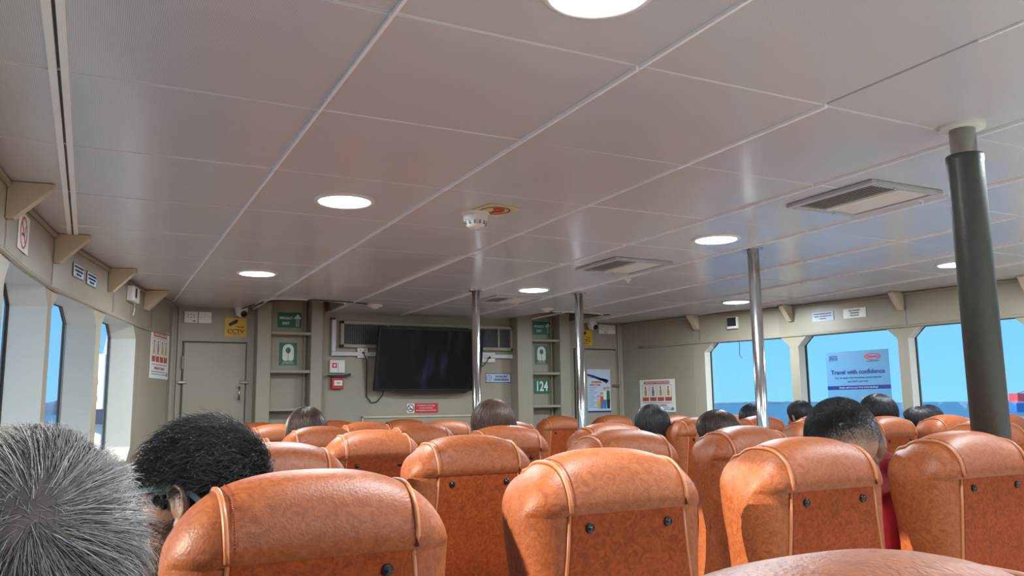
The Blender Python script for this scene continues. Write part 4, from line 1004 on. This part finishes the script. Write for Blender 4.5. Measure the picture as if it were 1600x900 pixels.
def strands(root, HM, rootsdir, flow, length, lift, color, material, width=.0006, seg=5, curl=0.0, name='hair_strands'):
    """rootsdir (n,3) unit directions in head space; flow(dirs)->tangent directions"""
    n = len(rootsdir); o = np.array((0, .005, 0)); r = head_r(rootsdir); P0 = o+rootsdir*r[:, None]*1.0
    T = flow(rootsdir); L = length(rootsdir); lf = lift(rootsdir)
    rj = rng.random(n); pts = [P0.copy()]; cur = P0.copy(); d = rootsdir.copy()
    for k in range(seg):
        N = (cur-o); N /= np.linalg.norm(N, axis=1)[:, None]
        Tn = T-N*(np.sum(T*N, 1)[:, None]); Tn /= np.linalg.norm(Tn, axis=1)[:, None]+1e-9
        u = (k+.5)/seg
        dirv = Tn*(1-lf[:, None]*(1-u))+N*(lf*(1-u)**1.2)[:, None] + curl*rng.normal(0, 1, (n, 3))*.5
        dirv /= np.linalg.norm(dirv, axis=1)[:, None]
        cur = cur+dirv*(L/seg)[:, None]
        # keep above the scalp
        dd_ = head_sdf(cur); push = np.clip(.0010+.004*rj+.010*lf*u**.5-dd_, 0, .01); cur = cur+N*push[:, None]
        pts.append(cur.copy())
    PTS = np.stack(pts, 1)                      # n, seg+1, 3
    Tg = np.gradient(PTS, axis=1); Tg /= np.linalg.norm(Tg, axis=2)[..., None]+1e-9
    Nn = PTS-o; Nn /= np.linalg.norm(Nn, axis=2)[..., None]
    B = np.cross(Tg, Nn); B /= np.linalg.norm(B, axis=2)[..., None]+1e-9; N2 = np.cross(B, Tg)
    wv = width*np.linspace(1, .35, seg+1)[None, :, None]
    offs = [B*wv, -B*.5*wv+N2*.86*wv, -B*.5*wv-N2*.86*wv]
    V = np.stack([PTS+q for q in offs], 2).reshape(-1, 3); V = tf(V, HM)
    base = (np.arange(n)*(seg+1)*3)[:, None, None]; kk = (np.arange(seg)*3)[None, :, None]; e_ = np.arange(3)[None, None, :]
    a = base+kk+e_; b = base+kk+(e_+1) % 3
    F = np.stack([a, b, b+3, a+3], -1).reshape(-1, 4)
    me = bpy.data.meshes.new(name); me.vertices.add(len(V)); me.vertices.foreach_set('co', V.ravel())
    me.loops.add(F.size); me.loops.foreach_set('vertex_index', F.ravel().astype(np.int32))
    me.polygons.add(len(F)); me.polygons.foreach_set('loop_start', np.arange(0, F.size, 4, dtype=np.int32)); me.polygons.foreach_set('loop_total', np.full(len(F), 4, dtype=np.int32))
    me.polygons.foreach_set('use_smooth', np.ones(len(F), bool)); me.update(calc_edges=True)
    C = color(rootsdir); ca = me.color_attributes.new('strand', 'FLOAT_COLOR', 'POINT')
    C4 = np.concatenate([C, np.ones((n, 1))], 1); ca.data.foreach_set('color', np.repeat(C4, (seg+1)*3, 0).ravel().astype(np.float32))
    ob = link(name, me, material, root); return tag(ob, kind='stuff')
def rand_dirs(n, cond):
    out = []
    tot = 0
    while tot < n:
        d = rng.normal(0, 1, (n, 3)); d /= np.linalg.norm(d, axis=1)[:, None]; d = d[cond(d)]; out.append(d); tot += len(d)
    return np.vstack(out)[:n]
M['shirt_red'] = mat('red_shirt', (.42, .012, .02), .7, var=.15, vscale=60, bump=.2, bscale=300)
M['shirt_dark'] = mat('dark_shirt', (.02, .022, .03), .8); M['shirt_white'] = mat('pale_shirt', (.5, .5, .48), .8); M['shirt_blue'] = mat('blue_shirt', (.05, .1, .2), .8)

def stubble_skin(name, base, HMx, z0, z1, beard=False):
    m = M[base].copy(); m.name = name; n = m.node_tree; b = n.nodes['Principled BSDF']; src = b.inputs['Base Color'].links[0].from_socket
    t = n.nodes.new('ShaderNodeTexCoord'); mp = n.nodes.new('ShaderNodeMapping'); mp.vector_type = 'TEXTURE'; l, q, sc = HMx.decompose()
    mp.inputs['Location'].default_value = l; mp.inputs['Rotation'].default_value = q.to_euler('XYZ'); mp.inputs['Scale'].default_value = sc
    n.links.new(t.outputs['Object'], mp.inputs[0]); sp = n.nodes.new('ShaderNodeSeparateXYZ'); n.links.new(mp.outputs[0], sp.inputs[0])
    def mr(sock, a, b_, smooth=True):
        r = n.nodes.new('ShaderNodeMapRange'); r.inputs['From Min'].default_value = a; r.inputs['From Max'].default_value = b_; n.links.new(sock, r.inputs['Value']); return r.outputs[0]
    def mt(op, a, b_):
        k = n.nodes.new('ShaderNodeMath'); k.operation = op
        for i, v in enumerate((a, b_)):
            if isinstance(v, (int, float)): k.inputs[i].default_value = v
            else: n.links.new(v, k.inputs[i])
        return k.outputs[0]
    f = mt('MULTIPLY', mr(sp.outputs['Z'], z0, z1), mr(sp.outputs['Y'], .062, .048))
    if beard: f = mt('MAXIMUM', f, mt('MULTIPLY', mt('MULTIPLY', mr(sp.outputs['Z'], -.015, -.05), mr(sp.outputs['Y'], -.02, .01)), .38))
    no = n.nodes.new('ShaderNodeTexNoise'); no.inputs['Scale'].default_value = 420; n.links.new(t.outputs['Object'], no.inputs['Vector'])
    f = mt('MULTIPLY', f, mt('ADD', mt('MULTIPLY', no.outputs['Fac'], .7), .55)); f = mt('MINIMUM', f, .96)
    mx = n.nodes.new('ShaderNodeMixRGB'); n.links.new(f, mx.inputs[0]); n.links.new(src, mx.inputs[1]); mx.inputs[2].default_value = (.016, .014, .015, 1); n.links.new(mx.outputs[0], b.inputs['Base Color']); return m
def reskin(root, m):
    for c in root.children:
        if c.name.startswith('body'): c.data.materials.clear(); c.data.materials.append(m)

# ---- grey-haired man, nearest
GP = (-.042, .79, 1.118)
root, HM = person('grey-haired man seen from behind at the lower left corner', GP, radians(6), (-.02, .72), M['skin2'], M['shirt_dark'], None, hs=.94, pitch=radians(6), voxel=.008, shoulder_z=.93, fine=True)
wh = np.array((.005, -.80, .62)); wh = wh/np.linalg.norm(wh)
CLD = rng.normal(0, 1, (420, 3)); CLD /= np.linalg.norm(CLD, axis=1)[:, None]; CLN = rng.normal(0, 1, (420, 3))
def gflow(d):
    t = d-wh*(d@wh)[:, None]; sw = np.cross(np.tile(wh, (len(d), 1)), d); f = t/ (np.linalg.norm(t, axis=1)[:, None]+.02)+(.5+.7*np.exp(-(1-(d@wh))*5))[:, None]*sw
    cl = CLN[np.argmax(d@CLD.T, 1)]; back = np.clip(d@wh, 0, 1)[:, None]; f = f + cl*.45*np.clip((1-back)*6, 0, 1) + np.array((.10, .0, -.25))*(1-back)*(d[:, 2:3] < .3) + np.array((0.05, .35, .0))*(d[:, 2:3] > .5) + rng.normal(0, .16, d.shape); return f
gc = lambda d: (lambda u, w: np.clip((np.array((.085, .078, .076))+(np.array((.46, .45, .45))-np.array((.085, .078, .076)))*(u**1.7)[:, None])*w[:, None], 0, 1))(rng.random(len(d)), .8+.4*rng.random(len(d)))
cond = lambda d: (d[:, 2] > -.62) & ((d[:, 1] < .30) | (d[:, 2] > .42))
o = MB().add([tuple(v) for v in tf(HV*np.array((1.035, 1.03, 1.03)), HM)], [f for f in HF if all((HV[i][2] > -.075 and (HV[i][1] < .03 or HV[i][2] > .055)) for i in f)]).build('hair', mat('grey_hair_base', (.13, .10, .085), .7, var=.4, vscale=60), root, smooth=True)
strands(root, HM, rand_dirs(24000, cond), gflow, lambda d: .040+.034*rng.random(len(d)), lambda d: .03+.09*rng.random(len(d)), gc, M['strand_grey'], .00040, 9, .10)
strands(root, HM, rand_dirs(220, lambda d: d@wh > .965), lambda d: rng.normal(0, 1, d.shape), lambda d: .008+.014*rng.random(len(d)), lambda d: .05+.1*rng.random(len(d)), gc, M['strand_grey'], .0003, 4, .3, 'crown_strands')

# ---- man with glasses
MP = (.192, 1.635, 1.088)
root, HM = person('man with black hair and blue-grey glasses turned to the left', MP, radians(54), (.20, 1.66), M['skin1'], M['shirt_dark'], None, hs=1.10, pitch=radians(-3), voxel=.0042, shoulder_z=.88, fine=True)
reskin(root, stubble_skin('skin_with_short_hair', 'skin1', HM, -.045, .035, True))
def topmask(d): return (d[:, 2] > .40-.25*np.clip(-d[:, 1], 0, 1)) & ((d[:, 1] < .62) | (d[:, 2] > .66))
def sidemask(d): return (d[:, 2] <= .25) & (d[:, 2] > -.45+.75*np.clip(d[:, 1]+.35, 0, 1)) & (rng.random(len(d)) < np.clip((d[:, 2]+.5)*2.2, .05, 1)) & (d[:, 1] < .42) & ~((np.abs(d[:, 0]) > .8) & (np.abs(d[:, 1]+.1) < .28) & (d[:, 2] < .12))
bk = lambda lo, hi: (lambda d: (lambda u: np.array((lo, lo, lo*1.15))+(hi-lo)*(u**3)[:, None])(rng.random(len(d))))
o = MB().add([tuple(v) for v in tf(HV*np.array((1.05, 1.04, 1.06)), HM)], [f for f in HF if all((HV[i][2] > .062 and (HV[i][1] < .052 or HV[i][2] > .090)) for i in f)]).build('hair', M['hair_black'], root, smooth=True)
strands(root, HM, rand_dirs(13000, topmask), lambda d: np.array((-.55, .85, .15))+rng.normal(0, .42, d.shape), lambda d: .026+.022*rng.random(len(d)), lambda d: .30+.45*rng.random(len(d)), bk(.008, .07), M['strand_black'], .00055, 5, .42)
strands(root, HM, rand_dirs(9000, sidemask), lambda d: np.array((0, .15, -1.0))+rng.normal(0, .25, d.shape), lambda d: .0035+.024*np.clip(d[:, 2]+.05, 0, .4), lambda d: .2+.2*rng.random(len(d)), bk(.008, .035), M['strand_black'], .00040, 3, .15, 'side_hair_strands')
beard = lambda d: (d[:, 2] < -.28) & (d[:, 1] > -.05) & (d[:, 2] > -.93) & (np.abs(d[:, 0]) > .12)
strands(root, HM, rand_dirs(1300, beard), lambda d: np.array((0, .1, -1.0))+rng.normal(0, .3, d.shape), lambda d: .0012+.001*rng.random(len(d)), lambda d: .2+.1*rng.random(len(d)), bk(.006, .02), M['strand_black'], .00035, 2, .1, 'beard_stubble')
M['glasses'] = mat('glasses_frame', (.16, .22, .25), .3); gm = MB()
ta = [HM@Vector(p) for p in ((-.079, -.035, .012), (-.083, -.012, .030), (-.082, .03, .030), (-.076, .085, .024), (-.068, .108, .022))]
glo = bpy.data.objects.new('glasses', None); COL.objects.link(glo); glo.parent = root; glo['label'] = 'blue-grey glasses with clear lenses'
for s in (-1, 1):
    pts = [(s*abs(p[0]), p[1], p[2]) for p in ((-.084, -.052, .002), (-.087, -.034, .018), (-.089, -.010, .029), (-.086, .03, .029), (-.078, .075, .024), (-.070, .108, .022))]
    m = MB(); 
    for a, b in zip(pts, pts[1:]):
        a, b = Vector(a), Vector(b); d = (b-a).normalized(); u = Vector((0, -d.z, d.y)).normalized() if abs(d.y) > .1 else Vector((0, 0, 1)); h_ = .0042; t_ = Vector((s*.0014, 0, 0))
        vs = [a-u*h_-t_, a+u*h_-t_, a+u*h_+t_, a-u*h_+t_, b-u*h_-t_, b+u*h_-t_, b+u*h_+t_, b-u*h_+t_]
        m.add([tuple(HM@v) for v in vs], [(0,1,2,3), (7,6,5,4), (0,4,5,1), (1,5,6,2), (2,6,7,3), (3,7,4,0)])
    m.build('temple_arm', M['glasses'], glo)
    m = MB(); c = [HM@Vector((s*.036+.027*cos(a)*1.0, .117-.004*abs(cos(a))-.010*(1 if s*cos(a) > .5 else 0), .006+.018*sin(a))) for a in np.linspace(0, 2*pi, 21)]
    m.tube(c, .0016, 6, False).build('rim', M['glasses'], glo, smooth=True)
    m = MB(); m.add([tuple(p) for p in c[:-1]], [tuple(range(20))]); m.build('lens', M['glass'], glo)
MB().tube([HM@Vector((-.010, .118, .012)), HM@Vector((0, .122, .014)), HM@Vector((.010, .118, .012))], .0016, 6).build('bridge', M['glasses'], glo)

# ---- man with the faded haircut and red shirt
RPm = (1.85, 1.63, 1.118)
root, HM = person('man with a faded haircut and red shirt leaning forward', RPm, radians(-22), (1.985, 1.70), M['skin2'], M['shirt_red'], None, hs=1.13, pitch=radians(-12), roll=radians(-6), voxel=.006, shoulder_z=1.055, fine=True, body_yaw=radians(-6))
reskin(root, stubble_skin('skin_with_faded_hair', 'skin2', HM, -.030, .055))
topm = lambda d: (rng.random(len(d)) < np.clip((d[:, 2]-.22)/.42, 0, 1)**1.5) & ((d[:, 1] < .62) | (d[:, 2] > .7))
strands(root, HM, rand_dirs(15000, topm), lambda d: np.array((-.25, .9, .2))+rng.normal(0, .35, d.shape), lambda d: .003+.022*np.clip(d[:, 2]-.5, 0, 1)+.005*rng.random(len(d)), lambda d: (.12+.4*rng.random(len(d)))*np.clip((d[:, 2]-.5)*2.4, .05, 1), bk(.006, .03), M['strand_black'], .00055, 3, .15, 'hair')
fade = lambda d: (d[:, 2] > -.25) & (d[:, 2] < .72) & (d[:, 1] < .45) & (rng.random(len(d)) < np.clip((d[:, 2]+.05)*1.5, 0, 1)**1.6) & ~((np.abs(d[:, 0]) > .8) & (np.abs(d[:, 1]+.1) < .28) & (d[:, 2] < .12))
strands(root, HM, rand_dirs(13000, fade), lambda d: np.array((0, .2, -1.0))+rng.normal(0, .3, d.shape), lambda d: .002+.008*np.clip(d[:, 2]+.1, 0, 1), lambda d: .12+.15*rng.random(len(d)), bk(.006, .02), M['strand_black'], .00038, 2, .1, 'side_hair_strands')

# ---- far passengers: label, head x,y,z, yaw, style, hair, seat offset
far = [
 ('dark-haired woman seated right of the man with glasses', (1.03, 4.42, 1.115), .1, 'bob', 'hair_dark', 'skin2', 'shirt_dark', 1.10),
 ('brown-haired woman seated beside the steel pole under the television', (1.665, 3.47, 1.145), .1, 'bob', 'hair_brown', 'skin2', 'shirt_white', 1.02),
 ('woman with straight black hair below the white instruction poster', (3.28, 4.43, 1.10), -.1, 'long', 'hair_black', 'skin2', 'shirt_dark', 1.12),
 ('passenger with short dark hair left of the tall seat by the bare pole', (2.16, 2.50, 1.105), .35, 'short', 'hair_dark', 'skin1', 'shirt_blue', .86),
 ('passenger half hidden behind the foot of the bare steel pole', (4.12, 4.40, 1.12), .0, 'bob', 'hair_black', 'skin2', 'shirt_dark', .95),
 ('passenger peeking out behind the red-shirt man on the left', (4.60, 4.42, 1.135), .0, 'short', 'hair_black', 'skin1', 'shirt_blue', .95),
 ('passenger with a dark round head right of the red-shirt man, below the advert', (4.24, 3.46, 1.15), .1, 'short', 'hair_black', 'skin1', 'shirt_dark', 1.05),
 ('passenger with dark hair leaning by the window left of the sleeved pole', (4.60, 3.46, 1.085), .5, 'short', 'hair_black', 'skin1', 'shirt_white', .95),
 ('passenger nearest the right windows left of the sleeved pole', (4.92, 3.62, 1.10), -.3, 'short', 'hair_black', 'skin1', 'shirt_blue', .90)]
for lab, hp, yaw, style, hm, sk, shm, hs in far:
    bx = hp[0]; by = hp[1]+.03
    root, HM = person(lab, hp, yaw, (bx, by), M[sk], M[shm], None, hs=hs, pitch=radians(-6), voxel=.011, shoulder_z=hp[2]-.20, group='passengers seen from behind')
    shell_hair(root, HM, style, M[hm])

# ------------------------------------------------------------ outside
sea = MB().add([(-9000, -9000, -2.2), (9000, -9000, -2.2), (9000, 9000, -2.2), (-9000, 9000, -2.2)], [(0, 1, 2, 3)]).build('sea', M['sea']); tag(sea, kind='structure')
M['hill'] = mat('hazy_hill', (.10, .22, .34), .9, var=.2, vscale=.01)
def ridge(name, cx, cy, wd, dp, ht, label, n=26, seed=1):
    r2 = np.random.default_rng(seed); m = MB(); rows2 = 5; vs = []
    hh = [max(.0, sin(pi*(i/n)))**.8*(.7+.3*r2.random()) for i in range(n+1)]
    for j in range(rows2):
        v = sin(pi*j/(rows2-1))
        for i in range(n+1): vs.append((cx-wd/2+wd*i/n, cy+dp*(j/(rows2-1)-.5), -2.3+ht*hh[i]*v))
    m.add(vs, [(j*(n+1)+i, j*(n+1)+i+1, (j+1)*(n+1)+i+1, (j+1)*(n+1)+i) for j in range(rows2-1) for i in range(n)])
    tag(m.build(name, M['hill'], smooth=True), label, 'hill')
ridge('island', -70, 2000, 130, 200, 32, 'hazy blue island beyond the second left window', seed=3)
ridge('island', 3900, 4000, 1500, 300, 20, 'low hazy shore on the horizon beyond the right windows', 60, seed=5)
# neighbouring white ferry ahead on the left
M['boatwhite'] = mat('boat_white_paint', (.80, .82, .82), .4); M['boatgrey'] = mat('boat_grey_paint', (.30, .37, .42), .5)
t = thing('white_ferry', 'white ferry with a blue stripe beyond the last left window', 'boat', (0, 26, -2.2))
MB().prismz([(-.35, 0), (.34, -1), (3.5, 0), (3.5, 14), (.2, 14), (-.35, 8)], .2, 5.05).build('deckhouse', M['boatwhite'], t, bevel=.05)
MB().box(-.40, .36, -1.05, .0, 3.15, 3.55).build('blue_stripe', M['navy'], t); MB().box(-.5, 3.6, -1.6, 14.5, -.4, .9).build('hull', M['navy'], t, bevel=.1)
MB().box(.40, 3.2, -.6, 12, 5.05, 5.9).build('wheelhouse', M['boatgrey'], t, bevel=.06); MB().box(-.1, .1, -1.08, -1.0, 1.2, 1.7).build('red_mark', M['red'], t)
for k in range(3): MB().box(.02, .2, -1.03, -.98, 4.2-.45*k, 4.35-.45*k).build('window', M['boatgrey'], t)
# freighter on the horizon to the right
d = Vector((.862, .507, 0)); t = thing('cargo_ship', 'blue and red cargo vessel on the horizon at the right edge', 'boat', (262, 150, -2.2), radians(-30))
MB().prismz([(-13, -3), (13, -3), (16, 0), (13, 3), (-13, 3)], -.3, 3.0).build('hull', mat('ship_blue', (.02, .12, .42), .5), t, bevel=.2)
MB().box(-12, -3, -2.5, 2.5, 3.0, 5.6).build('container_stack', mat('ship_red', (.35, .05, .06), .6), t); MB().box(-1, 4.5, -2.3, 2.3, 3.0, 6.3).build('deckhouse', M['boatwhite'], t, bevel=.15)
MB().box(7, 11, -2, 2, 3.0, 7.2).build('bridge_house', M['navy'], t); MB().tube([(-11, 0, 5.6), (6, 0, 10.5)], .22, 6).build('crane_boom', M['boatgrey'], t); MB().tube([(5.6, 0, 3), (5.6, 0, 11)], .22, 6).build('mast', M['boatgrey'], t)
